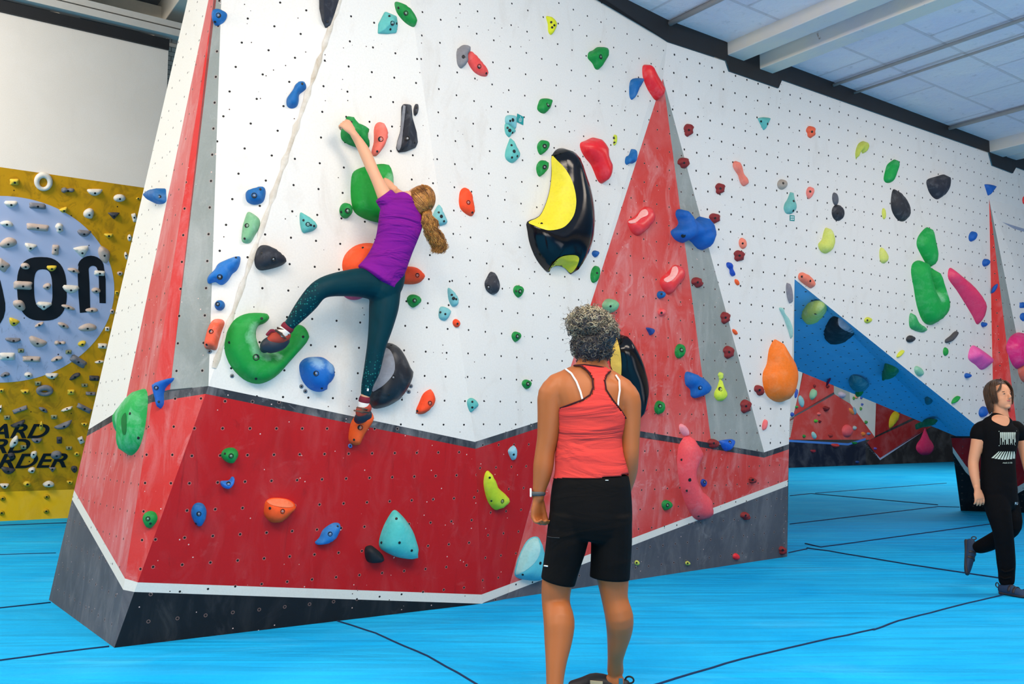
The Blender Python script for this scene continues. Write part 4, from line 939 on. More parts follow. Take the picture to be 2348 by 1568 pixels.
hold('small black nugget hold beneath the green and white one', (50, 50, 54), ('oval', 2086, 777, 9, 8, -30), .04)
hold('dark sliver hold left of the pink wedge hold', (74, 74, 78), [(2192, 759), (2192, 768), (2180, 783), (2168, 786), (2167, 779), (2178, 770), (2186, 762)], .04)
hold('small green leaf hold under the dark sliver', (24, 150, 60), ('oval', 2167, 806, 5, 10), .03)
hold('tiny yellow-green hold above the blue underside', (206, 212, 70), ('oval', 2063, 811, 4, 11, 40), .03)
hold('pale green pitted hold touching the blue underside edge', (130, 190, 160), ('oval', 2105, 851, 8, 13, -28), .04, chalk=.7)
hold('yellow-green ring-like oval near the blue underside', (196, 204, 70), ('oval', 1989, 734, 8, 7, -20), .03, hole=[(1989, 734, 2)])
hold('pink wedge hold low on the right of the white wall', (238, 92, 168), [(2228, 793), (2240, 795), (2265, 812), (2275, 822), (2271, 835), (2251, 848), (2236, 836), (2221, 824), (2221, 808)], .11, chalk=.3, prof='roof')
hold('salmon block hold above the blue underside tip', (238, 124, 98), [(1832, 627), (1843, 625), (1858, 637), (1865, 650), (1860, 661), (1845, 653), (1831, 640)], .05, hole=[(1839, 634), (1858, 644)])
for x, y, k, rx, ry, rot, l in [(2268, 435, 'tri', 12, 13, 10, 'heart-shaped, right at the tip of the far red wedge'), (2228, 542, 'oval', 7, 12, 12, 'oval, left of the far red wedge'), (2258, 602, 'oval', 6, 9, 8, 'small, nearly touching the far red wedge'),
     (2280, 661, 'shard', 8, 11, 0, 'pointed, on the far red wedge'), (2253, 744, 'egg', 4, 6, 0, 'tiny, below the pink crescent fin'), (2216, 861, 'oval', 5, 6, 0, 'tiny, below left of the pink wedge hold'), (2253, 944, 'oval', 9, 13, 15, 'behind the walking boy\'s neck'),
     (2341, 700, 'block', 8, 8, 0, 'squarish, at the right picture edge, upper of two'), (2342, 727, 'egg', 8, 11, 0, 'rounded, at the right picture edge, lower of two')]:
    hold('blue hold, ' + l, (24, 92, 178), (k, x, y, rx, ry, rot), .05, chalk=.15, group='blue holds around the far red wedge')
hold('green hold beside the lower end of the blue underside', (20, 152, 64), ('shard', 2189, 916, 8, 9, 0), .04)
hold('large hot pink hold cut by the right picture edge', (226, 40, 120), [(2330, 763), (2342, 764), (2352, 778), (2358, 800), (2350, 812), (2342, 825), (2335, 845), (2324, 840), (2314, 820), (2308, 795), (2314, 775)], .13, rough=.35, chalk=.3)
hold('salmon hold under the hot pink one at the edge', (214, 100, 84), ('oval', 2343, 855, 8, 22, -15), .08)
hold('red hold cut off by the right picture edge', (226, 50, 50), ('oval', 2348, 459, 4, 9), .03)
# ---- blue underside
hold('white and green dome hold at the left of the blue underside', (196, 212, 110), [(1840, 706), (1855, 695), (1877, 690), (1893, 697), (1895, 713), (1885, 726), (1868, 731), (1850, 727), (1838, 716)], .10, chalk=.9, hole=[(1870, 720)])
hold('black and grey dome hold on the blue underside', (26, 32, 46), [(1885, 757), (1893, 740), (1908, 728), (1923, 724), (1940, 730), (1955, 742), (1963, 757), (1955, 770), (1935, 778), (1912, 778), (1895, 770)], .10, chalk=.3,
     patches=[([(1923, 727), (1938, 732), (1953, 748), (1961, 757), (1955, 764), (1943, 760), (1933, 755), (1923, 745)], (150, 154, 170), .5, .8, 'chalked_face')])
hold('green curled hold in the middle of the blue underside', (30, 130, 80), [(2030, 832), (2045, 830), (2064, 832), (2066, 845), (2056, 854), (2042, 857), (2032, 862), (2022, 860), (2026, 846)], .10, chalk=.5)
hold('pale sea-green hold near the lower edge of the blue underside', (50, 130, 150), [(1945, 868), (1953, 861), (1970, 864), (1988, 875), (1992, 886), (1980, 890), (1960, 886), (1948, 878)], .08, chalk=.8)
hold('small dark teal hold toward the right of the blue underside', (20, 110, 130), ('wedge', 2130, 915, 10, 7), .05)
hold('long dark green hold hanging from the tip of the blue underside', (8, 110, 66), [(2098, 975), (2108, 969), (2122, 962), (2140, 961), (2150, 965), (2140, 970), (2122, 973), (2108, 978)], .06)
hold('flat bright green hold on the lower edge of the blue underside', (20, 150, 66), ('wedge', 1970, 899, 9, 5), .05)
# ---- far walls under the arch
far = [('pink round', (238, 92, 100), 'oval', 1942, 988, 12, 15, 0), ('hot pink bell-shaped', (230, 48, 110), 'drop', 2121, 1012, 21, 31, 0), ('yellow spear-shaped', (206, 186, 30), 'egg', 2048, 962, 9, 21, 22),
       ('white and green oval', (150, 205, 165), 'oval', 1863, 904, 7, 13, 10), ('pale teal fish-shaped', (150, 205, 210), 'oval', 1837, 920, 6, 14, -14), ('pale teal leaf', (150, 205, 205), 'oval', 1866, 998, 5, 9, -20),
       ('maroon', (130, 30, 35), 'rock', 1893, 937, 7, 6, 0), ('maroon upper', (120, 24, 34), 'rock', 1897, 886, 4, 4, 0), ('small maroon', (140, 40, 45), 'rock', 1867, 885, 3, 4, 0), ('lime green', (90, 190, 60), 'oval', 1870, 965, 4, 4, 0),
       ('maroon dot', (120, 24, 34), 'oval', 1879, 966, 3, 3, 0), ('rosy', (232, 110, 110), 'oval', 1877, 949, 4, 4, 0), ('brick red low', (170, 50, 48), 'rock', 1904, 998, 6, 5, 0), ('orange star-like', (240, 130, 60), 'rock', 1979, 995, 5, 5, 0),
       ('light blue dot', (110, 150, 205), 'oval', 1991, 994, 4, 3, 0), ('pale grey-blue', (170, 195, 200), 'oval', 1959, 981, 4, 5, 0), ('green with blue', (40, 140, 60), 'oval', 1843, 1000, 3, 4, 0), ('green on the navy base', (10, 130, 60), 'half', 1959, 1016, 6, 3, 0),
       ('red on the navy base', (190, 50, 50), 'half', 1914, 1022, 8, 5, 0), ('dark red on the navy base', (140, 30, 50), 'half', 1864, 1035, 6, 4, 0), ('blue on the black base', (30, 70, 140), 'oval', 1965, 1059, 4, 3, 0), ('lilac on the red zigzag', (110, 90, 190), 'oval', 2006, 1028, 3, 3, 0),
       ('green left', (60, 160, 80), 'oval', 1826, 933, 3, 3, 0), ('orange slanting', (244, 140, 70), 'oval', 1952, 943, 4, 9, -30), ('grey-blue pair', (120, 165, 190), 'oval', 1959, 942, 3, 9, -10), ('purple at the arch edge', (120, 30, 90), 'shard', 1900, 872, 5, 4, 0),
       ('blue at the far left', (50, 90, 190), 'oval', 1825, 902, 3, 11, 8), ('small blue', (50, 90, 190), 'oval', 1816, 950, 4, 5, 0), ('small green upper', (80, 150, 70), 'oval', 1957, 913, 2, 4, 0), ('small green lower', (90, 160, 70), 'oval', 1973, 937, 2, 4, 0), ('green lowest on white', (70, 150, 70), 'oval', 1985, 968, 3, 4, 0),
       ('blue dot upper', (80, 100, 180), 'oval', 1974, 912, 2, 3, 0), ('blue dot lower', (80, 100, 180), 'oval', 1976, 927, 2, 3, 0), ('peach pair', (244, 160, 120), 'block', 1963, 909, 3, 5, 0), ('white purple dome', (200, 190, 210), 'oval', 1929, 905, 7, 8, -30)]
for n_, c_, k_, x_, y_, rx_, ry_, ro_ in far:
    hold(n_ + ' hold on the distant walls seen under the arch', c_, (k_, x_, y_, rx_, ry_, ro_), .12 if rx_ > 6 else .06, group='holds on the distant walls', chalk=.2, res=5)
# ---- route tags
def tagplate(label, pts, marks):
    P, N = hit(sum(p[0] for p in pts) / 4, sum(p[1] for p in pts) / 4)
    vs = [onp((P + N * .003, N), *p) for p in pts]
    root = empty('route_tag', P); inv = Matrix.Translation(-P)
    link('plate', mesh('plate', [inv @ v for v in vs], [(3, 2, 1, 0)]), root, [plain('tag_teal', (10, 140, 140), .5)])
    w = plain('tag_print', (225, 235, 235), .5); vs, fs = [], []
    for a, b, c, d in marks:
        k = len(vs); vs += [inv @ onp((P + N * .005, N), *p) for p in ((a, b), (c, b), (c, d), (a, d))]; fs.append((k + 3, k + 2, k + 1, k))
    link('print', mesh('print', vs, fs), root, [w]); tag(root, label, 'tag')
tagplate('tilted teal route tag beside the pale teal holds', [(1186, 260), (1201, 268), (1200, 287), (1184, 279)], [(1190, 272, 1197, 273), (1189, 275, 1197, 276), (1190, 278, 1196, 279), (1193, 267, 1194, 270)])
tagplate('small teal route tag under the teal teardrop hold', [(1811, 493), (1822, 494), (1822, 507), (1811, 506)], [(1813, 496, 1816, 499), (1817, 496, 1820, 499), (1813, 501, 1816, 504), (1817, 501, 1820, 504)])

# ---- training board: rows of small holds
W_, Bg, Yl, Gy, Dk, Pg = (226, 222, 212), (196, 178, 166), (226, 196, 62), (120, 122, 130), (62, 64, 72), (146, 150, 112)
CN = {W_: 'white', Bg: 'beige', Yl: 'yellow', Gy: 'grey', Dk: 'dark grey', Pg: 'olive green'}
SN = {'block': 'block', 'wedge': 'wedge', 'half': 'half-moon', 'oval': 'oval', 'egg': 'egg-shaped', 'tri': 'triangular', 'shard': 'slanting shard', 'bone': 'two-lobed', 'rock': 'rough', 'ring': 'ring-shaped', 'drop': 'drop-shaped'}
rows = [
 [(33, 417, 10, 7, 'block', Yl, 0), (99, 417, 17, 18, 'ring', W_, 0), (155, 436, 15, 7, 'bone', Gy, 0), (217, 441, 17, 8, 'half', W_, 0), (274, 454, 14, 9, 'oval', W_, 0), (317, 455, 5, 3, 'wedge', Yl, 0)],
 [(25, 468, 16, 8, 'half', W_, 0), (86, 472, 19, 7, 'block', Gy, 5), (146, 482, 9, 6, 'half', Yl, -20), (204, 490, 13, 12, 'egg', W_, -30), (261, 494, 13, 8, 'tri', Dk, 0), (308, 499, 5, 10, 'block', W_, -15)],
 [(15, 513, 15, 8, 'wedge', W_, 5), (86, 521, 25, 8, 'block', Bg, 6), (136, 523, 10, 12, 'rock', W_, 0), (192, 535, 16, 8, 'half', Gy, 5), (249, 540, 10, 5, 'half', Yl, 0), (297, 545, 5, 8, 'oval', W_, 0)],
 [(18, 557, 20, 13, 'wedge', Bg, -18), (69, 567, 16, 10, 'tri', W_, 10), (127, 573, 8, 12, 'block', Bg, 5), (188, 577, 19, 14, 'tri', W_, -8), (239, 583, 21, 13, 'egg', Bg, 250), (289, 586, 4, 9, 'oval', W_, -10)],
 [(5, 608, 15, 12, 'block', Bg, 35), (58, 610, 11, 8, 'oval', Bg, 10), (118, 615, 12, 7, 'half', Yl, 0), (168, 620, 15, 6, 'wedge', Bg, 12), (228, 626, 12, 6, 'block', W_, 5), (275, 627, 7, 5, 'egg', Bg, 0)],
 [(52, 654, 21, 10, 'block', Bg, 3), (108, 657, 10, 8, 'egg', Bg, -20), (162, 663, 20, 10, 'half', W_, 4), (220, 666, 11, 7, 'oval', Bg, 5), (268, 671, 4, 4, 'block', Yl, 0)],
 [(44, 699, 16, 12, 'wedge', Bg, 25), (100, 701, 22, 10, 'tri', W_, 4), (156, 704, 16, 8, 'shard', Bg, 40), (210, 711, 15, 6, 'oval', Bg, 0), (257, 714, 5, 6, 'oval', Bg, 0)],
 [(31, 739, 12, 9, 'half', Yl, 20), (89, 744, 11, 6, 'shard', Bg, -5), (145, 746, 14, 6, 'oval', Bg, 25), (200, 751, 21, 10, 'wedge', Bg, -8), (246, 754, 5, 5, 'block', W_, 0)],
 [(30, 780, 19, 6, 'half', Gy, 2), (85, 785, 22, 11, 'half', Bg, 20), (137, 786, 13, 6, 'bone', Bg, 0), (188, 788, 10, 7, 'egg', Yl, -20), (235, 793, 10, 6, 'block', W_, 3)],
 [(17, 817, 17, 9, 'block', W_, 0), (72, 823, 20, 7, 'block', Bg, 2), (129, 823, 14, 6, 'wedge', Bg, -20), (179, 828, 19, 9, 'block', Gy, 32), (228, 829, 5, 10, 'shard', W_, 60)],
 [(48, 804, 7, 5, 'block', Pg, 0), (157, 807, 7, 5, 'block', Pg, 0)],
 [(11, 859, 11, 6, 'wedge', Gy, -20), (65, 860, 10, 7, 'oval', W_, 10), (118, 862, 15, 7, 'half', W_, 0), (171, 863, 14, 6, 'wedge', Dk, -35), (216, 867, 11, 6, 'block', Dk, 3)],
 [(87, 879, 7, 5, 'block', Pg, 0), (194, 883, 7, 4, 'block', Pg, 0)],
 [(3, 896, 6, 5, 'half', Yl, 0), (57, 898, 10, 5, 'half', Yl, 0), (102, 895, 16, 11, 'ring', Gy, 5), (163, 899, 8, 6, 'block', Yl, 0), (208, 902, 11, 4, 'block', Gy, 2)],
 [(1, 937, 4, 9, 'shard', W_, -10), (46, 939, 17, 5, 'block', Gy, -20), (99, 939, 11, 5, 'wedge', Gy, 25), (153, 937, 14, 5, 'shard', W_, -5), (193, 936, 17, 6, 'block', Gy, 27)],
 [(16, 957, 7, 5, 'block', Pg, 0), (124, 956, 7, 5, 'block', Pg, 0)],
 [(42, 973, 17, 6, 'half', Dk, -22), (94, 976, 8, 8, 'shard', Yl, -40), (146, 976, 21, 7, 'half', Gy, -22), (193, 973, 7, 4, 'half', Yl, 0)],
 [(33, 1013, 16, 8, 'egg', W_, 300), (84, 1010, 12, 6, 'half', Gy, 0), (136, 1009, 6, 8, 'block', Dk, 0), (186, 1009, 6, 8, 'block', W_, -25)],
 [(54, 1025, 7, 5, 'block', Pg, 0), (158, 1027, 7, 4, 'block', Pg, 0)],
 [(26, 1045, 9, 8, 'rock', Dk, 0), (77, 1042, 7, 10, 'wedge', W_, 40), (129, 1043, 13, 10, 'oval', Gy, -10), (176, 1041, 7, 5, 'oval', Yl, 0)],
 [(18, 1079, 16, 8, 'half', Dk, 10), (73, 1078, 9, 7, 'egg', W_, -20), (120, 1076, 8, 6, 'tri', Gy, 0), (170, 1075, 8, 8, 'wedge', Dk, 40)],
 [(10, 1114, 10, 6, 'half', W_, 0), (62, 1109, 9, 6, 'oval', Yl, 0), (111, 1110, 13, 8, 'wedge', W_, -5), (160, 1106, 7, 4, 'half', Yl, 0)],
 [(6, 1143, 7, 6, 'oval', (190, 158, 20), 0), (107, 1139, 7, 6, 'oval', (190, 158, 20), 0)],
 [(4, 1176, 7, 6, 'oval', (190, 158, 20), 0), (106, 1172, 7, 6, 'oval', (190, 158, 20), 0)],
]
ordn = ['first', 'second', 'third', 'fourth', 'fifth', 'sixth']
for ri, row in enumerate(rows):
    for ci, (x, y, rx, ry, k, c, rot) in enumerate(row):
        where = 'upper yellow area' if ri < 2 and x > 140 or y < 450 else None
        nm = CN.get(c, 'mustard yellow')
        place = '%s from the left in board row %d from the top' % (ordn[ci], ri + 1)
        if y > 1130: place = 'on the bright kickboard, %s %s one' % ('upper' if y < 1160 else 'lower', 'left' if x < 50 else 'right')
        lab = '%s %s board hold, %s' % (nm, SN[k], place)
        grp = 'small holds on the training board'
        if k == 'ring':
            P, N = hit(x + rx * .0 + 3, y); u = Vector((0, 0, 1)).cross(N).normalized(); v_ = N.cross(u)
            pm = (P - CAM).length / F; ctr, _ = hit(x, y)
            k_ = 28; pts3 = [ctr + N * .02 + u * math.cos(2 * math.pi * i / k_) * (rx - 5) * pm + v_ * math.sin(2 * math.pi * i / k_) * (ry - 4) * pm for i in range(k_)]
            vs, fs = sweep(pts3, [(5 + .8 * math.sin(2 * math.pi * i / k_)) * pm for i in range(k_)], 10, True)
            Mx = Matrix.Translation(ctr); o_ = link('board_hold', mesh('board_hold', [p - ctr for p in vs], fs, None, True), None, [resin(c, .3, .7)]); o_.matrix_world = Mx
            tag(o_, lab, 'climbing hold', grp); continue
        hold(lab, c, (k, x, y, rx, ry, rot), .05 if rx > 8 else .035, hole=[(x + 1, y + ry * .25, 2.2)] if rx > 8 else [(x, y, 1.8)], group=grp, name='board_hold', res=5, tilt=(0, .5), chalk=.35, r=.75)
# ------------------------------------------------------------------ people: lofted volumes fused by a voxel remesh
DG = lambda: bpy.context.evaluated_depsgraph_get()
def loft(st, k=20, sub=3, cap=.8):
    """closed tube with elliptical sections; st: (centre, rx, ry, side) where side is the direction of rx; smoothly interpolated"""
    C = [Vector(s[0]) for s in st]; RX = [s[1] for s in st]; RY = [s[2] for s in st]; SD = [Vector(s[3]) for s in st]
    def cr(a, i, t):
        n = len(a); p0, p1, p2, p3 = a[max(i - 1, 0)], a[i], a[min(i + 1, n - 1)], a[min(i + 2, n - 1)]
        return .5 * ((2 * p1) + (p2 - p0) * t + (2 * p0 - 5 * p1 + 4 * p2 - p3) * t * t + (3 * p1 - p0 - 3 * p2 + p3) * t ** 3)
    pts = []
    for i in range(len(st) - 1):
        for j in range(sub): pts.append((cr(C, i, j / sub), max(cr(RX, i, j / sub), .001), max(cr(RY, i, j / sub), .001), cr(SD, i, j / sub)))
    pts.append((C[-1], RX[-1], RY[-1], SD[-1]))
    vs, fs = [], []; n = len(pts)
    for i, (c, rx, ry, sd) in enumerate(pts):
        t = (pts[min(i + 1, n - 1)][0] - pts[max(i - 1, 0)][0]).normalized()
        x = (sd - t * sd.dot(t)).normalized(); y = t.cross(x)
        vs += [c + x * rx * math.cos(2 * math.pi * j / k) + y * ry * math.sin(2 * math.pi * j / k) for j in range(k)]
    for i in range(n - 1):
        for j in range(k): fs.append((i * k + j, i * k + (j + 1) % k, (i + 1) * k + (j + 1) % k, (i + 1) * k + j))
    # rounded caps
    for e, i0, i1 in ((0, 0, 1), (1, n - 1, n - 2)):
        c, rx, ry, _ = pts[i0]; d = (pts[i0][0] - pts[i1][0]).normalized(); r_ = min(rx, ry)
        prev = [i0 * k + j for j in range(k)]
        for a in (35, 65):
            b = len(vs); vs += [c + (vs[i0 * k + j] - c) * (math.cos(R(a)) if cap > .4 else 1 - a / 250) + d * r_ * cap * math.sin(R(a)) for j in range(k)]
            cur = list(range(b, b + k))
            for j in range(k):
                f = (prev[j], prev[(j + 1) % k], cur[(j + 1) % k], cur[j]); fs.append(f if e else f[::-1])
            prev = cur
        vs.append(c + d * r_ * cap); t_ = len(vs) - 1
        for j in range(k):
            f = (prev[j], prev[(j + 1) % k], t_); fs.append(f if e else f[::-1])
    return vs, fs
def limb(pts, side, flat=1.0, cap=.8):           # (point, radius) chain with round sections
    return loft([(p, r, r * flat, side) for p, r in pts], cap=cap)
def ellip(c, ax, ay, az, n=20):          # ellipsoid with three axis vectors
    vs, fs = [], []
    for i in range(n + 1):
        a = math.pi * i / n
        for j in range(n * 2):
            b = math.pi * j / n; vs.append(c + az * math.cos(a) + (ax * math.cos(b) + ay * math.sin(b)) * math.sin(a))
    m = n * 2
    for i in range(n):
        for j in range(m): fs.append((i * m + j, (i + 1) * m + j, (i + 1) * m + (j + 1) % m, i * m + (j + 1) % m))
    return vs, fs
def fuse(name, parts, mat, voxel=.006, smooth=4, parent=None, fac=.5):
    vs, fs = [], []
    for v, f in parts:
        b = len(vs); vs += v; fs += [tuple(b + i for i in x) for x in f]
    o = link('tmp', mesh('tmp', vs, fs))
    rm = o.modifiers.new('r', 'REMESH'); rm.mode = 'VOXEL'; rm.voxel_size = voxel
    if smooth:
        sm = o.modifiers.new('s', 'SMOOTH'); sm.iterations = smooth; sm.factor = fac
    bpy.context.view_layer.update()
    me = bpy.data.meshes.new_from_object(o.evaluated_get(DG())); bpy.data.objects.remove(o)
    me.polygons.foreach_set('use_smooth', [True] * len(me.polygons)); me.name = name
    return link(name, me, parent, [mat])
def put(o, root):                        # parent keeping world coordinates
    o.parent = root; o.matrix_parent_inverse = root.matrix_world.inverted(); return o
def skin_mat(name, c, rosy=(200, 90, 70)):
    t = NT(name); v = t.coord(); n = t.noise(v, 9, 4, .6)
    cc = t.mix(t.math('MULTIPLY', t.ramp(n, .4, .8), .25), lin(c), lin(tuple(a * .75 + b * .12 for a, b in zip(c, rosy))))
    t.b.inputs['Subsurface Weight'].default_value = .08; t.b.inputs['Subsurface Scale'].default_value = .01
    t.b.inputs['Subsurface Radius'].default_value = (1, .4, .25)
    return t.out(cc, .5, t.noise(v, 260, 2), .12, .0006, .35)
def cloth(name, c, fold=(3, 3, 14), fs=.6, rough=.8, weave=True, dist=.012, rot=(0, 0, 0), c2=None, dots=None):
    t = NT(name); v = t.coord(); n = t.noise(t.scl(v, fold, rot), 1.0, 3, .5, 1.2); f = t.noise(v, 300, 2)
    cc = t.mix(t.math('MULTIPLY', t.ramp(n, .35, .7), .35), lin(c), lin(c2 or tuple(x * .62 for x in c)))
    if dots:
        vo = t.n('TexVoronoi', i_Vector=v, i_Scale=75.0, i_Randomness=.7)
        d = t.math('LESS_THAN', vo.outputs['Distance'], .32)
        k = t.math('GREATER_THAN', t.n('SeparateColor', i_Color=vo.outputs['Color']).outputs[0], .35)
        z = t.n('Attribute', attribute_name='pattern').outputs['Fac']
        cc = t.mix(t.math('MULTIPLY', t.math('MULTIPLY', d, k), t.math('MULTIPLY', z, .75)), cc, lin(dots))
    h = t.math('ADD', n, t.math('MULTIPLY', f, .03))
    return t.out(cc, rough, h, fs, dist, .12)
def finger_set(W, d, side, nrm, L, curl=(20, 30, 20), spread=6, thumb=(35, 25), thumbside=1, r=.0085, fl=(1, 1.08, 1.0, .8), tc=None):
    """palm and five fingers. W wrist, d wrist->knuckles, side: towards the thumb, nrm: palm facing direction, L: hand length"""
    d = d.normalized(); side = (side - d * side.dot(d)).normalized(); nrm = (nrm - d * nrm.dot(d) - side * nrm.dot(side)).normalized()
    P = L * .52; parts = []
    parts.append(loft([(W - d * .02, r * 2.7, r * 2.1, side), (W + d * P * .1, r * 2.9, r * 1.9, side), (W + d * P * .55, r * 4.2, r * 1.7, side), (W + d * P * .95, r * 4.5, r * 1.35, side)]))
    for i in range(4):
        off = (1.5 - i) * r * 2.15
        a = R((1.5 - i) * spread); p = W + d * P * .85 + side * off
        dd = (d * math.cos(a) + side * math.sin(a)).normalized(); ln = L * .5 * fl[i]; ch = [(p, r * 1.05), ]
        ang = 0
        for sg, cu in zip((.42, .32, .26), curl):
            ang += R(cu); v_ = dd * math.cos(ang) + nrm * math.sin(ang); p = p + v_ * ln * sg; ch.append((p, r * (1.0 - .08 * len(ch))))
        parts.append(limb(ch, side))
    t0 = W + d * P * .2 + side * r * 2.2 + nrm * r * .6
    a1 = R(thumb[0]); v1 = (d * math.cos(a1) + side * math.sin(a1) * .8 + nrm * math.sin(a1) * .6).normalized()
    p1 = t0 + v1 * L * .24; a2 = R(thumb[1]); v2 = (v1 * math.cos(a2) + (nrm * .6 - side * .5) * math.sin(a2)).normalized(); p2 = p1 + v2 * L * .17; p3 = p2 + (v2 + nrm * .2).normalized() * L * .13
    parts.append(limb([(t0, r * 1.7), (p1, r * 1.25), (p2, r * 1.1), (p3, r * .85)], side))
    return parts
def strands(name, paths, r, mat, parent, k=4):
    vs, fs = [], []
    for p in paths:
        n = len(p); rr = [r * (.9 if i < n * .7 else .9 - .6 * (i / n - .7) / .3) for i in range(n)]
        v, f = sweep(p, rr, k, False, False); b = len(vs); vs += v; fs += [tuple(b + i for i in x) for x in f]
    return put(link(name, mesh(name, vs, fs, None, True), None, mat), parent)
X, Y_, Z = Vector((1, 0, 0)), Vector((0, 1, 0)), Vector((0, 0, 1))
def surf_line(pts, bv, lift=.003):
    out = []
    sm = []
    for i in range(len(pts) - 1):
        for j in range(6): t = j / 6; sm.append((pts[i][0] * (1 - t) + pts[i + 1][0] * t, pts[i][1] * (1 - t) + pts[i + 1][1] * t))
    sm.append(pts[-1])
    for a, b in sm:
        d_ = ray(a, b).normalized(); q_, n_, *_ = bv.ray_cast(CAM, d_)
        if q_ is not None: out.append(q_ - d_ * lift)
    return out
def bvh1(o): return BVHTree.FromPolygons([o.matrix_world @ v.co for v in o.data.vertices], [tuple(p.vertices) for p in o.data.polygons])

# ================================================================== the standing woman
D = 3.95; pm = 1 / 530.0
def wp(x, y, dy=0): return at(x, y, D + dy)
mSkinW = skin_mat('brown_skin', (160, 92, 46))
woman = empty('person', Vector((wp(1350, 1300).x, D, 0)))
tag(woman, 'person with curly grey hair standing with back turned, coral racerback top and black shorts', 'person')
bp = []
rx = lambda p: p * pm
# torso and shoulders
bp.append(loft([(wp(1352, 1175, .0), rx(88), .125, X), (wp(1352, 1110, 0), rx(80), .115, X), (wp(1352, 1040, 0), rx(66), .10, X), (wp(1353, 975, 0), rx(70), .108, X), (wp(1354, 925, 0), rx(80), .112, X),
                (wp(1352, 888, .0), rx(90), .095, X), (wp(1353, 866, .0), rx(72), .075, X), (wp(1357, 846, .0), rx(44), .058, X), (wp(1360, 820, .01), rx(31), .055, X), (wp(1362, 790, .02), rx(30), .055, X)], 28))
# trapezius slopes
for s, (x1, y1, x2, y2) in ((-1, (1345, 842, 1275, 872)), (1, (1372, 846, 1428, 882))):
    bp.append(limb([(wp(x1, y1 + 10), .045), (wp((x1 + x2) / 2, (y1 + y2) / 2 + 12), .05), (wp(x2, y2 + 14), .055)], Y_, 1.0))
# head
hc = wp(1362, 778, .02); fwd = Vector((.50, .82, .18)).normalized(); hx = fwd.cross(Z).normalized(); hz = hx.cross(fwd)
bp.append(ellip(hc, hx * .076, fwd * .096, hz * .112))
bp.append(ellip(hc + fwd * .035 - hz * .055, hx * .056, fwd * .062, hz * .062))
bp.append(ellip(hc + fwd * .097 - hz * .02, hx * .012, fwd * .02, hz * .02, 10))
bp.append(ellip(hc + hx * .077 - fwd * .005 - hz * .012, hx * .010, fwd * .020, hz * .033, 10))
bp.append(ellip(hc - hx * .077 - fwd * .005 - hz * .012, hx * .010, fwd * .020, hz * .033, 10))
# left arm (left in the picture)
bp.append(limb([(wp(1283, 888), .058), (wp(1266, 905), .062), (wp(1262, 950), .056), (wp(1257, 1000), .048), (wp(1250, 1035), .043), (wp(1246, 1068), .044), (wp(1242, 1095), .038), (wp(1236, 1125), .028), (wp(1234, 1142), .026)], X))
bp += finger_set(wp(1233, 1142), Vector((-.06, .05, -1)), Vector((.55, .65, 0)), Vector((.80, -.55, 0)), .165, curl=(35, 62, 32), spread=3, thumb=(20, 5), r=.0088)
# right arm, hand in front of the hip
bp.append(limb([(wp(1420, 895), .058), (wp(1437, 915), .060), (wp(1443, 955), .050), (wp(1444, 1005), .043), (wp(1444, 1045), .039), (wp(1441, 1080, .03), .039), (wp(1434, 1115, .06), .032), (wp(1426, 1145, .09), .026)], X))
bp += finger_set(wp(1425, 1150, .10), Vector((-.2, .45, -.9)), Vector((-.4, .8, 0)), Vector((-.8, -.3, 0)), .165, curl=(25, 35, 20), spread=3, r=.0088)
# legs
bp.append(limb([(wp(1306, 1230, 0), .080), (wp(1288, 1290, 0), .072), (wp(1276, 1345, .0), .064), (wp(1275, 1385, .0), .060), (wp(1282, 1425, -.06), .065), (wp(1280, 1468, -.09), .058), (wp(1275, 1520, -.13), .043), (wp(1272, 1568, -.16), .035), (wp(1272, 1598, -.18), .036)], X))
bp.append(limb([(wp(1402, 1225, 0), .080), (wp(1402, 1290, 0), .076), (wp(1406, 1335, .0), .066), (wp(1410, 1375, .0), .056), (wp(1420, 1415, -.01), .060), (wp(1420, 1448, .015), .054), (wp(1415, 1482, .04), .042), (wp(1411, 1512, .08), .034), (wp(1411, 1538, .12), .036)], X))
# buttock and hip volume under the shorts, feet inside the shoes
ft = []
for (hx_, hy, tx, ty, nm) in ((wp(1272, 1598, -.18), None, Vector((-.05, .16, 0)), None, 'l'), (wp(1411, 1538, .12), None, Vector((-.165, .06, 0)), None, 'r')):
    h0 = Vector((hx_.x, hx_.y, .06)); t0 = h0 + tx; t0.z = .028
    bp.append(loft([(h0 - tx * .12 + Z * -.012, .028, .035, X), (h0, .034, .036, X), (h0 + tx * .45 - Z * .022, .032, .022, X), (t0 - Z * .004, .030, .012, X)]))
    ft.append((h0, tx))
body = put(fuse('body', bp, mSkinW, .0055, 6), woman)
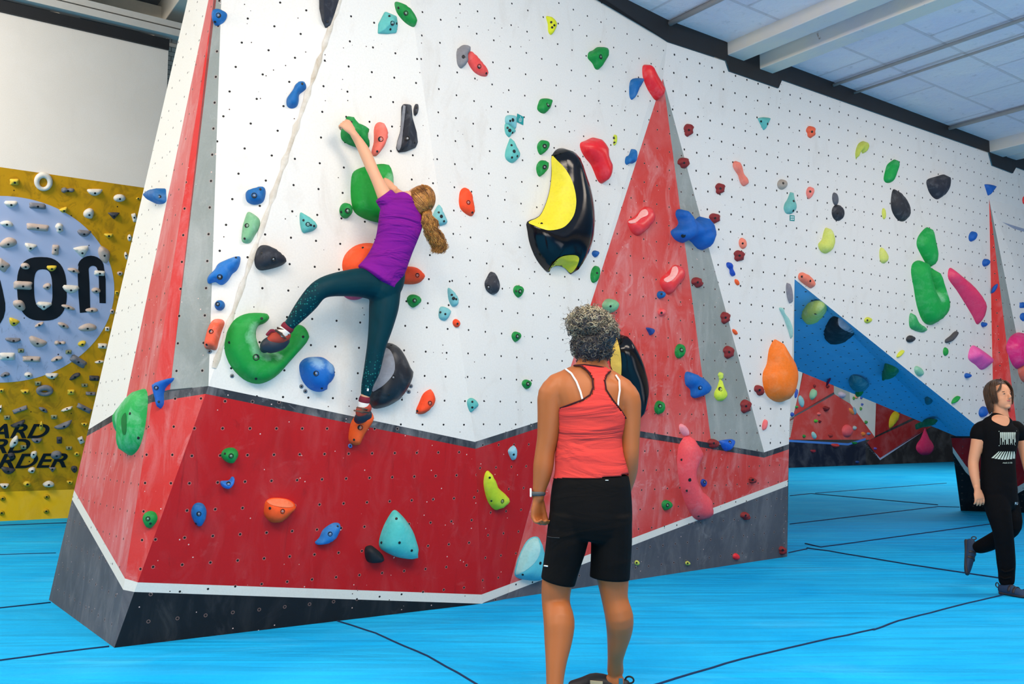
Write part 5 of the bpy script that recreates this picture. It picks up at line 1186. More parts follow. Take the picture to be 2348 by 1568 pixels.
# face
eyew = plain('eye_white', (225, 220, 212), .3); eyed = plain('eye_dark', (30, 20, 16), .2); lipm = plain('lip_brown', (132, 62, 50), .5)
def face(root, hc, hx, fwd, hz, s, white=eyew, dark=eyed, lip=lipm, brow=None, lid=1.0, ez=0.0):
    for sg in (-1, 1):
        c = hc + hx * .031 * s * sg + fwd * .083 * s + hz * (.004 + ez) * s
        e = put(link('eye', mesh('eye', *ellip(c, hx * .0105 * s, fwd * .007 * s, hz * .0050 * s * lid, 10), None, True), None, [white]), root)
        e2 = put(link('iris', mesh('iris', *ellip(c + fwd * .0042 * s, hx * .0062 * s, fwd * .006 * s, hz * .0055 * s * lid, 8), None, True), None, [dark]), root)
        put(link('eyebrow', mesh('eyebrow', *sweep([c + hz * .017 * s + hx * a * s * sg + fwd * (.006 - abs(a) * .25) * s for a in (-.016, -.006, .006, .018)], [.0016 * s, .0026 * s, .0026 * s, .0012 * s], 6), None, True), None, [brow or dark]), root)
    m0 = hc + fwd * .091 * s - hz * .058 * s
    put(link('lips', mesh('lips', *loft([(m0 - hx * .022 * s - fwd * .010 * s, .001, .002, hz), (m0 - hx * .010 * s, .005 * s, .005 * s, hz), (m0 + fwd * .002 * s, .0055 * s, .005 * s, hz), (m0 + hx * .010 * s, .005 * s, .005 * s, hz), (m0 + hx * .022 * s - fwd * .010 * s, .001, .002, hz)], 10), None, True), None, [lip]), root)
face(woman, hc, hx, fwd, hz, 1.0)
# racerback top: torso shell cut to the outline of the garment
mTop = cloth('coral_jersey', (206, 66, 60), (2.4, 2.4, 11), .8, .85, rot=(0, R(16), 0), dist=.035, c2=(176, 48, 52))
tv, tf = loft([(wp(1356, 1110, 0), rx(88), .128, X), (wp(1356, 1085, 0), rx(82), .120, X), (wp(1352, 1040, 0), rx(76), .110, X), (wp(1352, 1000, 0), rx(73), .106, X), (wp(1355, 965, 0), rx(79), .115, X), (wp(1356, 930, 0), rx(84), .118, X),
                (wp(1353, 893, .0), rx(92), .101, X), (wp(1354, 868, .0), rx(77), .083, X), (wp(1357, 848, .0), rx(52), .067, X), (wp(1360, 832, .005), rx(40), .062, X)], 120, 12)
tankpoly = smoothloop([(1313, 838), (1330, 838), (1347, 850), (1358, 868), (1360, 888), (1353, 905), (1335, 917), (1300, 930), (1276, 937), (1262, 950), (1262, 1095), (1268, 1098), (1300, 1097), (1350, 1098), (1400, 1095), (1438, 1089), (1450, 1085), (1450, 975), (1437, 960), (1425, 942), (1404, 915), (1390, 893), (1387, 872), (1392, 858), (1400, 851), (1388, 842), (1365, 838), (1340, 835)], 3)
bvB = bvh1(body)
def topix(w):
    v = w - CAM; yy = v.y * cth + v.z * sth; zz = -v.y * sth + v.z * cth
    return (CX + v.x / yy * F, CY - zz / yy * F)
n_ring = len(tv)
pix = [topix(v) for v in tv]
dd_, inside = dists(pix, tankpoly)
# push the shell just outside the body
tv2 = []
for v in tv:
    c_, n_, i_, dist_ = bvB.find_nearest(v)
    if c_ is not None:
        sd = (v - c_).dot(n_)
        if sd < .006: v = c_ + n_ * .006
    tv2.append(v)
hemlim = lambda x: 1097 if x < 1350 else 1097 - (x - 1350) * .1
keep = [f for f in tf if all(inside[i] for i in f)]
tank = link('tank_top', mesh('tank_top', tv2, keep, None, True), None, [mTop]); put(tank, woman)
so = tank.modifiers.new('s', 'SOLIDIFY'); so.thickness = .004; so.offset = 1
bvT = BVHTree.FromPolygons(tv2, keep)
mPipeD = cloth('dark_piping', (62, 28, 34), fs=0); mStrap = plain('white_strap', (235, 232, 228), .6)
edge1 = [(1313, 838), (1330, 838), (1347, 850), (1358, 868), (1360, 888), (1353, 905), (1335, 917), (1300, 930), (1284, 936)]
edge2 = [(1400, 851), (1392, 858), (1387, 872), (1390, 893), (1404, 915), (1425, 942), (1436, 960)]
edge3 = [(1313, 838), (1340, 836), (1365, 839), (1388, 843), (1400, 851)]
for e in (edge1, edge2, edge3):
    l = surf_line(e, bvB, .012)
    if len(l) > 3: put(tube('piping', l, .0035, mPipeD), tank)
for e in ([(1297, 846), (1310, 856), (1322, 875), (1331, 898), (1336, 917)], [(1412, 860), (1420, 872), (1421, 895), (1418, 915), (1417, 930)]):
    l = surf_line(e, bvB, .006)
    if len(l) > 3: put(tube('bra_strap', l, .0042, mStrap), woman)
# hem stitching line
l = surf_line([(1270, 1088), (1310, 1089), (1350, 1089), (1400, 1086), (1436, 1080)], bvT, .003)
if len(l) > 3: put(tube('hem_seam', l, .0012, mPipeD), tank)
# shorts
mShort = cloth('black_shorts_cloth', (9, 9, 10), (3, 3, 9), .55, .8, dist=.02)
sp_ = [loft([(wp(1356, 1090, 0), rx(84), .122, X), (wp(1356, 1115, 0), rx(89), .132, X), (wp(1355, 1160, 0), rx(93), .140, X), (wp(1355, 1205, 0), rx(92), .135, X), (wp(1352, 1232, 0), rx(84), .115, X)], 28, cap=.1),
       loft([(wp(1307, 1180, 0), rx(47), .12, X), (wp(1300, 1240, 0), rx(47), .115, X), (wp(1289, 1290, 0), rx(42), .102, X), (wp(1279, 1334, 0), rx(39), .094, X)], 24, cap=.06),
       loft([(wp(1401, 1180, 0), rx(47), .12, X), (wp(1402, 1240, 0), rx(46), .112, X), (wp(1400, 1290, 0), rx(45), .102, X), (wp(1398, 1325, 0), rx(45), .096, X)], 24, cap=.06)]
shorts = put(fuse('shorts', sp_, mShort, .006, 2), woman)
bvS = bvh1(shorts)
for e, r_, m_ in (([(1250, 1229), (1266, 1232), (1283, 1233)], .0015, plain('zip_grey', (48, 48, 50), .5)), ([(1388, 1101), (1395, 1101)], .0016, mStrap), ([(1248, 1297), (1256, 1298)], .003, mStrap)):
    l = surf_line(e, bvS, .002)
    if len(l) > 2: put(tube('pocket_zip' if r_ < .002 else 'small_tab', l, r_, m_), shorts)
# watch
wc = wp(1233, 1131); wd = (wp(1234, 1142) - wp(1237, 1120)).normalized()
wr_ = link('watch_strap', mesh('watch_strap', *sweep([wc + (X * math.cos(a) + Y_ * math.sin(a)) * .0285 for a in [2 * math.pi * i / 24 for i in range(24)]], [.0055] * 24, 8, True), None, True), None, [plain('watch_strap_grey', (72, 74, 76), .6)])
for v in wr_.data.vertices: v.co.z = wc.z + (v.co.z - wc.z) * 1.7
watch = put(empty('wristwatch', wc), woman); bpy.context.view_layer.update(); put(wr_, watch)
put(box('watch_case', wc + Vector((-.030, -.008, .004)), Vector((.004, .001, 0)), Vector((0, .016, 0)), (0, 0, .018), plain('watch_white', (235, 235, 235), .3), None, .003), watch)
# shoes
mShoe = plain('black_rubber', (18, 19, 24), .5, .2); mBeige = plain('beige_suede', (196, 178, 140), .8)
tealtab = plain('teal_tab', (10, 110, 140), .6)
for i, (h0, tx) in enumerate(ft):
    t_ = tx.normalized(); s_ = t_.cross(Z); sr = empty('climbing_shoe', Vector((h0.x, h0.y, 0)))
    put(sr, woman); bpy.context.view_layer.update()
    put(fuse('upper', [loft([(h0 - t_ * .045 - Z * .020, .026, .034, s_), (h0 - Z * .018, .036, .036, s_), (h0 + tx * .5 - Z * .014, .044, .042, s_), (h0 + tx * .85 - Z * .024, .044, .028, s_), (h0 + tx * 1.12 - Z * .032, .030, .018, s_)]),], mShoe, .005, 2), sr)
    put(box('side_panel', h0 + tx * .42 - s_ * .0405 * (1 if s_.y > 0 else -1) + Z * -.012, t_ * .028, s_ * .003, (0, 0, .018), mBeige, None, .002), sr)
    put(box('heel_tab', h0 - t_ * .02 - Y_ * .034 + Z * .004, X * .009, Y_ * .003, (0, 0, .020), tealtab, None, .002), sr)
    lp = h0 - t_ * .062 + Z * .012
    put(tube('pull_loop', [lp + (-t_ * math.cos(a) * .018 + Z * math.sin(a) * .014) for a in [2 * math.pi * j / 16 for j in range(16)]], .004, mShoe, None, True), sr)
# hair: inner mass and hundreds of curls
def hairmat(name, a, b, rough=.5, scale=60):
    t = NT(name); v = t.coord(); n = t.noise(v, scale, 3, .7); n2 = t.noise(v, 12, 3)
    return t.out(t.mix(t.ramp(t.math('ADD', t.math('MULTIPLY', n, .6), t.math('MULTIPLY', n2, .4)), .38, .62), lin(a), lin(b)), rough, n, .4, .003, .4)
mHd, mHg, mHl = hairmat('dark_grey_hair', (26, 25, 30), (62, 60, 66)), hairmat('mid_grey_hair', (66, 62, 58), (120, 112, 98)), hairmat('silver_hair', (130, 122, 100), (186, 176, 148))
blobs = [(wp(1358, 792, .01), .088, .112, .086), (wp(1352, 742, -.02), .098, .088, .072), (wp(1378, 768, .0), .074, .105, .085)]
hb = []
for c, a, b, e in blobs: hb.append(ellip(c, X * a * .92, Y_ * b * .92, Z * e * .92))
hair = put(fuse('hair', hb, mHd, .008, 4), woman)
rng = random.Random(3); groups = ([], [], [])
for i in range(2300):
    c, a, b, e = blobs[rng.choices((0, 1, 2), (5, 6, 4))[0]]
    th, ph = rng.uniform(0, 2 * math.pi), math.acos(rng.uniform(-1, 1))
    n_ = Vector((math.sin(ph) * math.cos(th), math.sin(ph) * math.sin(th), math.cos(ph)))
    if n_.y > .6: continue
    p = c + Vector((n_.x * a, n_.y * b, n_.z * e)) * .95
    px_, py_ = topix(p)
    if py_ > 838 or (px_ > 1400 and py_ > 772): continue
    dr = (n_ * rng.uniform(.1, .8) + Vector((rng.uniform(-1, 1), rng.uniform(-1, 1), rng.uniform(-1, .8)))).normalized()
    rad = rng.uniform(.003, .008); ln = rng.uniform(.02, .05); u_ = dr.orthogonal().normalized(); v_ = dr.cross(u_); ph0 = rng.uniform(0, 6)
    turns = rng.uniform(.8, 2.0); m_ = 11; path = []
    for j in range(m_):
        s_ = j / (m_ - 1); q_ = p + dr * ln * s_ - n_ * ln * .5 * s_ * s_
        path.append(q_ + (u_ * math.cos(ph0 + turns * 6.28 * s_) + v_ * math.sin(ph0 + turns * 6.28 * s_)) * rad)
    topness = (800 - py_) / 90 + rng.uniform(-.5, .5)
    groups[2 if topness > .75 else (1 if topness > .1 else 0)].append(path)
for g_, m_, n_ in zip(groups, (mHd, mHg, mHl), ('dark_curls', 'grey_curls', 'silver_curls')):
    if g_: strands(n_, g_, .0016, [m_], hair)
fly = []
for i in range(90):
    c, a, b, e = blobs[rng.choice((0, 1, 1, 2))]
    th = rng.uniform(0, 2 * math.pi); n_ = Vector((math.cos(th), rng.uniform(-.5, .1), math.sin(th) * (1 if math.sin(th) > -.2 else .2))).normalized()
    p = c + Vector((n_.x * a, n_.y * b, n_.z * e)); dr = (n_ + Vector((rng.uniform(-1, 1), 0, rng.uniform(-1, 1)))).normalized(); u_ = dr.orthogonal().normalized()
    fly.append([p + dr * .035 * j / 7 + u_ * .005 * math.sin(j * 1.5 + i) for j in range(8)])
strands('grey_curls', fly, .0006, [mHg], hair)
# ================================================================== the walking boy
DB = 6.50; pb = 1 / 322.0
def bpnt(x, y, dy=0): return at(x, y, DB + dy)
mSkinB = skin_mat('fair_skin', (214, 150, 112), (220, 90, 80))
boy = empty('person', Vector((bpnt(2300, 1200).x, DB, 0)))
tag(boy, 'person in black piano-print t-shirt and black trousers walking at the right edge', 'person')
q2 = lambda p: p * pb
bd = []
bfw = Vector((.62, -.78, 0)).normalized(); bsd = Vector((-.78, -.62, 0)).normalized()   # facing, and towards his right side (left in the picture)
bsx = Vector((.92, .40, 0)).normalized()
bd.append(loft([(bpnt(2290, 1110), q2(40), .085, bsx), (bpnt(2289, 1070), q2(38), .085, bsx), (bpnt(2290, 1030), q2(42), .092, bsx), (bpnt(2290, 1000), q2(47), .092, bsx), (bpnt(2292, 978), q2(46), .075, bsx), (bpnt(2294, 963), q2(26), .055, bsx), (bpnt(2294, 950), q2(17), .05, bsx), (bpnt(2290, 925), q2(16), .05, bsx)], 24))
# head, three-quarter view looking to the right and slightly up
bh = bpnt(2291, 907); bf = Vector((.28, -.95, .14)).normalized(); bx = bf.cross(Z).normalized(); bz = bx.cross(bf); hs = .93
bd.append(ellip(bh + bz * .012, bx * .068, bf * .082, bz * .088))
bd.append(ellip(bh + bf * .028 - bz * .050, bx * .053, bf * .050, bz * .052))
bd.append(ellip(bh + bf * .036 - bz * .030, bx * .056, bf * .040, bz * .045))
bd.append(ellip(bh + bf * .056 - bz * .088, bx * .022, bf * .022, bz * .016, 10))
bd.append(loft([(bh + bf * .076 + bz * .008, .006, .008, bx), (bh + bf * .086 - bz * .012, .008, .009, bx), (bh + bf * .094 - bz * .026, .011, .010, bx), (bh + bf * .082 - bz * .034, .012, .008, bx)], 12))
for sg in (-1, 1): bd.append(ellip(bh + bx * .068 * sg - bz * .012, bx * .008, bf * .016, bz * .026, 10))
# near arm, hanging at the left in the picture
bd.append(limb([(bpnt(2254, 982), .050), (bpnt(2246, 1000), .050), (bpnt(2238, 1030), .040), (bpnt(2232, 1058), .035), (bpnt(2233, 1080, -.02), .034), (bpnt(2237, 1102, -.04), .028), (bpnt(2240, 1118, -.05), .023)], X))
bd += finger_set(bpnt(2241, 1122, -.06), Vector((.12, -.15, -1)), Vector((.95, .1, 0)), Vector((.1, .95, 0)), .125, curl=(12, 25, 18), spread=5, thumb=(30, 10), r=.0085)
# far arm leaving the picture at the right
bd.append(limb([(bpnt(2336, 985, .1), .048), (bpnt(2344, 1005, .1), .044), (bpnt(2350, 1040, .08), .035), (bpnt(2358, 1075, .04), .031), (bpnt(2366, 1110, 0), .022)], X))
bd += finger_set(bpnt(2367, 1114, 0), Vector((.1, -.2, -1)), Vector((-.8, -.4, 0)), Vector((-.3, .9, 0)), .125, curl=(15, 30, 20), r=.0085)
put(fuse('body', bd, mSkinB, .0045, 4), boy)
brow = plain('brown_brow', (74, 48, 34), .7)
face(boy, bh, bx, bf, bz, .86, brow=brow, lip=plain('pink_lip', (196, 104, 96), .5), lid=.8, ez=-.004, white=plain('shaded_eye', (150, 130, 120), .4))
for sg in (-1, 1): pass
# t-shirt
mTee = cloth('black_tee', (9, 9, 11), (4, 4, 6), .4, .85, dist=.015)
tp = [loft([(bpnt(2290, 1112), q2(43), .100, bsx), (bpnt(2289, 1085), q2(41), .102, bsx), (bpnt(2289, 1050), q2(41), .095, bsx), (bpnt(2290, 1015), q2(46), .104, bsx), (bpnt(2291, 990), q2(52), .100, bsx), (bpnt(2293, 973), q2(48), .080, bsx), (bpnt(2295, 965), q2(34), .066, bsx)], 26),
      limb([(bpnt(2262, 982), .062), (bpnt(2250, 988), .064), (bpnt(2243, 1000), .058)], X), limb([(bpnt(2326, 982, .06), .060), (bpnt(2338, 992, .09), .056), (bpnt(2344, 1002, .1), .052)], X)]
tee = put(fuse('t_shirt', tp, mTee, .006, 4), boy)
bvt = bvh1(tee)
# round neckline patch of skin
nk = [(2274, 962), (2280, 967), (2290, 972), (2300, 976), (2309, 976), (2314, 970), (2315, 962), (2310, 955), (2290, 950), (2276, 954)]
def decal_on(bv, pts, name, mat, lift, parent, step=None, fb=None):
    ps = pts; xs = [p[0] for p in ps]; ys = [p[1] for p in ps]; st = step or max(max(xs) - min(xs), max(ys) - min(ys)) / 14
    G = [(a, b) for a in np.arange(min(xs), max(xs), st) for b in np.arange(min(ys), max(ys), st)]
    if G:
        dd, ii = dists(G, ps); G = [g_ for g_, a, b in zip(G, dd, ii) if b and a > st * .3]
    vv, _, ff, *_ = delaunay_2d_cdt([Vector(p) for p in ps] + [Vector(g_) for g_ in G], [], [list(range(len(ps)))], 1, 1e-7)
    q3 = []
    for a in vv:
        d_ = ray(a.x, a.y).normalized(); q_ = bv.ray_cast(CAM, d_)[0]
        if q_ is None: return None
        q3.append(q_ - d_ * lift)
    fs = [tuple(f) if (vv[f[1]] - vv[f[0]]).cross(vv[f[2]] - vv[f[0]]) < 0 else tuple(f)[::-1] for f in ff]
    return put(link(name, mesh(name, q3, fs, None, True), None, [mat]), parent)
decal_on(bvt, smoothloop(nk, 3), 'neckline', mSkinB, .004, boy)
# piano print
mPr = plain('tee_print', (196, 206, 190), .8, .3)
def pr(pts): return decal_on(bvt, pts, 'shirt_print', mPr, .003, tee)
pr([(2290, 988), (2331.5, 987), (2331.5, 988.6), (2290, 989.8)]); pr([(2290, 1021), (2328, 1019.6), (2328, 1021.2), (2290, 1022.6)])
for i in range(8):
    x = 2293 + i * 4.6; yb = [1004, 1013, 1008, 1018, 1006, 1016, 1007, 1014][i]
    pr([(x, 991), (x + 3.6, 991), (x + 3.4, yb), (x + .6, yb)]); pr([(x + .2, yb), (x + 1.3, yb), (x + 1.3, 1019.5), (x + .3, 1019.5)])
for i in range(8):
    t0, t1 = i / 8, (i + .78) / 8; xa, xb = 2273 + 56 * t0, 2273 + 56 * t1; ua, ub = 2290 + 39 * t0, 2290 + 39 * (t0 + .45 / 8)
    yb = 1050 + 3.5 * math.sin(math.pi * t0)
    pr([(xa, yb), (xb, yb + .3), ((xb * .55 + (2290 + 39 * t1) * .45), 1043), (ub, 1035), (ua, 1035)])
cu = bpy.data.curves.new('w', 'FONT'); cu.body = 'music is life'; cu.shear = .3; cu.align_x = 'CENTER'; cu.size = 1
o_ = bpy.data.objects.new('w', cu); col.objects.link(o_); bpy.context.view_layer.update()
me = bpy.data.meshes.new_from_object(o_.evaluated_get(DG())); bpy.data.objects.remove(o_)
w_ = max(v.co.x for v in me.vertices) - min(v.co.x for v in me.vertices)
for v in me.vertices:
    a, b = 2310 + v.co.x / w_ * 22, 1062.5 - v.co.y / w_ * 26
    d_ = ray(a, b).normalized(); q_ = bvt.ray_cast(CAM, d_)[0]; v.co = (q_ - d_ * .003) if q_ else bpnt(a, b, -.1)
put(link('shirt_lettering', me, None, [mPr]), tee)
# trousers
mTr = cloth('black_trousers', (8, 8, 11), (5, 5, 8), .5, .85, dist=.02)
lg = [loft([(bpnt(2289, 1095), q2(42), .098, bsx), (bpnt(2290, 1120), q2(44), .105, bsx), (bpnt(2292, 1150), q2(42), .10, bsx)], 24),
      limb([(bpnt(2282, 1140, -.03), .085), (bpnt(2290, 1175, -.05), .080), (bpnt(2299, 1215, -.06), .066), (bpnt(2304, 1255, -.03), .062), (bpnt(2307, 1290, 0), .060), (bpnt(2308, 1312, .02), .054), (bpnt(2308, 1328, .03), .052), (bpnt(2309, 1338, .03), .046)], X, cap=.2),
      limb([(bpnt(2306, 1140, .06), .082), (bpnt(2315, 1175, .04), .074), (bpnt(2320, 1205, .02), .064), (bpnt(2300, 1226, .10), .058), (bpnt(2272, 1243, .20), .056), (bpnt(2252, 1252, .28), .050), (bpnt(2243, 1255, .31), .044)], Y_)]
tr_ = put(fuse('trousers', lg, mTr, .007, 3), boy)
for a in (0, 1): pass
for e in ([(2296, 1306), (2304, 1311), (2314, 1309), (2324, 1304)], [(2293, 1322), (2304, 1327), (2318, 1323)]):
    l = surf_line(e, bvh1(tr_), .002)
    if len(l) > 2: put(tube('trouser_fold', l, .008, mTr), tr_)
bvt2 = bvh1(tr_)
cu = bpy.data.curves.new('w', 'FONT'); cu.body = 'PU'; cu.align_x = 'LEFT'; cu.size = 1; cu.offset = .03
o_ = bpy.data.objects.new('w', cu); col.objects.link(o_); bpy.context.view_layer.update()
me = bpy.data.meshes.new_from_object(o_.evaluated_get(DG())); bpy.data.objects.remove(o_)
for v in me.vertices:
    a, b = 2327 + v.co.x * 6, 1157 - v.co.y * 8; d_ = ray(a, b).normalized(); q_ = bvt2.ray_cast(CAM, d_)[0]; v.co = (q_ - d_ * .003) if q_ else bpnt(a, b, -.08)
put(link('trouser_lettering', me, None, [plain('white_ink', (225, 225, 225), .7)]), tr_)
# shoes
mNavy = plain('navy_suede', (22, 52, 84), .7, .5); mSole = plain('dark_sole', (40, 38, 44), .55)
def shoe(label, heel, toe, up, w=.040):
    d_ = (toe - heel).normalized(); L_ = (toe - heel).length; s_ = d_.cross(up).normalized(); u_ = s_.cross(d_)
    sr = put(empty('climbing_shoe', heel), boy); bpy.context.view_layer.update()
    put(fuse('upper', [loft([(heel + u_ * .030, w * .72, w * .9, s_), (heel + d_ * L_ * .25 + u_ * .034, w * .86, w * 1.05, s_), (heel + d_ * L_ * .55 + u_ * .024, w * .98, w * .85, s_), (heel + d_ * L_ * .82 + u_ * .016, w * .95, w * .6, s_), (heel + d_ * L_ * .97 + u_ * .012, w * .6, w * .4, s_)])], mNavy, .005, 2), sr)
    put(fuse('sole', [loft([(heel + u_ * .006 - d_ * .004, w * .74, .016, s_), (heel + d_ * L_ * .3 + u_ * .006, w * .8, .012, s_), (heel + d_ * L_ * .6 + u_ * .006, w * 1.06, .013, s_), (heel + d_ * L_ * .85 + u_ * .008, w * 1.04, .017, s_), (heel + d_ * L_ + u_ * .010, w * .62, .016, s_)])], mSole, .005, 2), sr)
    for f_ in (.38, .55):
        c = heel + d_ * L_ * f_ + u_ * (.030 if f_ < .5 else .022)
        put(link('strap', mesh('strap', *loft([(c + s_ * w * 1.02 * math.cos(a) + u_ * w * .98 * math.sin(a), .009, .003, d_) for a in [math.pi * j / 8 for j in range(9)]], 10, 1), None, True), None, [mSole]), sr)
    put(tube('pull_loop', [heel - d_ * .030 + u_ * .055 + (u_ * math.sin(a) * .016 - d_ * math.cos(a) * .012) for a in [2 * math.pi * j / 14 for j in range(14)]], .004, mSole, None, True), sr)
    return sr
hl = fl(2300, 1352, .0); toe_ = fl(2341, 1362, .0)
shoe('grey and blue climbing shoe of the walking boy, planted on the mat', Vector((bpnt(2305, 1345).x, DB + .05, .004)), Vector((bpnt(2338, 1362).x, DB - .12, .004)), Z)
hp = bpnt(2222, 1243, .36); tp_ = bpnt(2222, 1316, .24)
shoe('dark blue climbing shoe of the walking boy, lifted with the toes pointing down', hp + Vector((-.01, .03, 0)), tp_ + Vector((-.01, .03, .0)), Vector((.85, -.45, .25)), .038)
# hair: smooth bob with strands
mBr1 = hairmat('brown_hair', (34, 20, 12), (84, 56, 34), .4, 40)
hb = [ellip(bh + bz * .026 - bf * .014, bx * .084, bf * .090, bz * .088), ellip(bh - bf * .040 - bz * .040, bx * .074, bf * .056, bz * .085)]
# carve the face by moving vertices behind the hairline
vs_, fs_ = [], []
for v, f in hb:
    b = len(vs_); vs_ += v; fs_ += [tuple(b + i for i in x) for x in f]
bh_o = fuse('hair', [(vs_, fs_)], mBr1, .006, 5); put(bh_o, boy)
for v in bh_o.data.vertices:
    w_ = v.co - bh; a = w_.dot(bf); z_ = w_.dot(bz); x_ = w_.dot(bx)
    line = -.008 + max(0, (z_ - .045)) * 2.2
    if a > line and z_ < .085: v.co -= bf * min(a - line, .06) * 1.0
rng = random.Random(5); paths = []
for i in range(520):
    th = rng.uniform(-math.pi * 1.0, math.pi * 1.0)
    # strands from the parting down around the head; theta=0 towards the face
    if abs(th) < .55: r0_ = .25
    crown = bh + bz * .112 - bf * .01 + bx * .012
    dirv = bf * math.cos(th) + bx * math.sin(th)
    if abs(th) < (.95 if th > 0 else .8): continue
    endz = -.012 if abs(th) < .9 else (-.055 if abs(th) < 1.5 else -.105)
    endz += rng.uniform(-.015, .012); off = rng.uniform(.96, 1.03); p = []
    for j in range(12):
        s_ = j / 11; ph = s_ * math.pi * .52
        ra = Vector((0, 0, 0)) + bx * math.sin(th) * .088 + bf * math.cos(th) * (.094 if math.cos(th) > 0 else .102)
        if s_ < .62: q_ = bh + ra * math.sin(s_ / .62 * math.pi / 2) * off + bz * (.026 + .090 * math.cos(s_ / .62 * math.pi / 2) * off)
        else: k_ = (s_ - .62) / .38; q_ = bh + ra * off * (1 - .16 * k_ * k_) + bz * (.026 + (endz - .026) * k_)
        p.append(q_)
    paths.append(p)
strands('hair_strands', paths, .0022, [mBr1], bh_o)
fr = []
for i in range(60):                      # fringe swept to both sides of the forehead
    sg = 1 if i % 4 else -1; t0 = rng.uniform(0, 1); p = []
    for j in range(10):
        s_ = j / 9; x_ = (.012 + (.060 * s_ ** .8) * (.65 + .35 * t0)) * (-sg); z_ = .098 - .085 * s_ ** 1.5 * (.8 + .2 * t0) - .012 * t0 * (1 - s_)
        y_ = .095 * math.sqrt(max(.05, 1 - (x_ / .082) ** 2 - ((z_ - .02) / .098) ** 2 * .9))
        p.append(bh + bx * x_ + bf * (y_ + .002) + bz * z_)
    fr.append(p)
strands('fringe', fr, .0022, [mBr1], bh_o)
# ================================================================== the climbing girl
def wo(x, y, off):                       # point in front of the wall, off metres out along its normal, seen at the pixel
    p, n = hit(x, y); d_ = ray(x, y).normalized(); k = off / max(.35, -d_.dot(n)); return p - d_ * k
mSkinC = skin_mat('light_skin', (214, 158, 124), (220, 90, 80))
P0, N0 = hit(880, 640)
girl = empty('person', wo(880, 640, .22)); tag(girl, 'person in purple t-shirt and dark teal leggings climbing the white wall, ponytail hanging', 'person')
pc = (wo(880, 640, .22) - CAM).length / F
c2 = lambda p: p * pc
wx = Vector((0, 0, 1)).cross(N0).normalized(); wz = N0.cross(wx)
tor = [(wo(872, 650, .20)), (wo(888, 610, .21)), (wo(905, 560, .24)), (wo(918, 515, .26)), (wo(926, 482, .27)), (wo(935, 462, .27))]
sdv = (wo(968, 505, .26) - wo(880, 462, .26)).normalized()
cb = []
cb.append(loft([(tor[0], c2(42), .09, sdv), (tor[1], c2(40), .085, sdv), (tor[2], c2(41), .082, sdv), (tor[3], c2(47), .085, sdv), (tor[4], c2(48), .07, sdv), (tor[5], c2(28), .05, sdv), (wo(944, 462, .27), c2(16), .045, sdv), (wo(957, 460, .27), c2(16), .045, sdv)], 24))
# head turned to the wall
gh = wo(957, 462, .27); gf = (-N0 * .92 + wx * -.25 + wz * .25).normalized(); gz = (wz * .92 + wx * .32); gz = (gz - gf * gz.dot(gf)).normalized(); gx = gf.cross(gz)
cb.append(ellip(gh, gx * .070, gf * .086, gz * .092)); cb.append(ellip(gh + gf * .03 - gz * .05, gx * .052, gf * .055, gz * .052)); cb.append(ellip(gh + gf * .09 - gz * .02, gx * .012, gf * .016, gz * .018, 10))
for sg in (-1, 1): cb.append(ellip(gh + gx * .071 * sg - gz * .006, gx * .008, gf * .016, gz * .026, 10))
# left arm up to the green ribbed hold
sL = wo(893, 468, .25)
cb.append(limb([(wo(900, 478, .26), .045), (wo(885, 455, .25), .044), (wo(872, 428, .23), .037), (wo(860, 402, .21), .033), (wo(850, 380, .19), .034), (wo(838, 352, .17), .034), (wo(823, 325, .15), .027), (wo(811, 308, .15), .021)], wx))
hw = wo(809, 304, .15)
cb += finger_set(hw, (wo(792, 283, .14) - hw), (wx * .8 + wz * .5), -N0, .135, curl=(50, 60, 40), spread=4, thumb=(25, 20), r=.0082)
# right arm crossing behind the head to the rim of the green slab
cb.append(limb([(wo(958, 495, .22), .045), (wo(950, 480, .15), .038), (wo(935, 462, .10), .033), (wo(920, 450, .11), .030), (wo(905, 438, .12), .024), (wo(899, 432, .12), .021)], wz))
hr = wo(899, 431, .12)
cb += finger_set(hr, (wo(886, 424, .10) - hr), wz, -N0, .13, curl=(40, 50, 30), spread=4, thumb=(25, 20), r=.0082)
# ankles
cb.append(limb([(wo(666, 740, .187), .026), (wo(656, 756, .17), .030), (wo(645, 768, .16), .030)], wz))
cb.append(limb([(wo(846, 870, .16), .034), (wo(838, 905, .15), .027), (wo(834, 925, .14), .028), (wo(833, 938, .13), .028)], wx))
put(fuse('body', cb, mSkinC, .0045, 4), girl)
face(girl, gh, gx, gf, gz, .88)
# leggings with patterned shins
mLeg = cloth('teal_leggings', (4, 52, 62), (6, 6, 6), .3, .55, dist=.01, dots=(36, 128, 122))
lp = [loft([(wo(893, 622, .21), c2(41), .085, sdv), (wo(882, 645, .20), c2(45), .10, sdv), (wo(872, 668, .19), c2(40), .095, sdv)], 24),
      limb([(wo(866, 655, .19), .088), (wo(830, 648, .21), .084), (wo(790, 650, .24), .072), (wo(752, 656, .27), .060), (wo(728, 668, .27), .054), (wo(708, 692, .24), .053), (wo(688, 716, .21), .045), (wo(670, 738, .19), .033), (wo(664, 745, .185), .032)], wz),
      limb([(wo(884, 668, .19), .088), (wo(880, 705, .19), .086), (wo(873, 748, .19), .071), (wo(864, 790, .19), .056), (wo(858, 822, .18), .051), (wo(852, 852, .17), .047), (wo(843, 880, .16), .036), (wo(839, 904, .15), .030)], wx)]
leg = put(fuse('leggings', lp, mLeg, .006, 4), girl)
at_ = leg.data.attributes.new('pattern', 'FLOAT', 'POINT')
vals = []
for v in leg.data.vertices:
    a, b = topix(v.co); vals.append(max(0, min(1, (735 - a) / 25)) if b < 770 else max(0, min(1, (b - 805) / 40)))
at_.data.foreach_set('value', vals)
bvg = bvh1(leg)
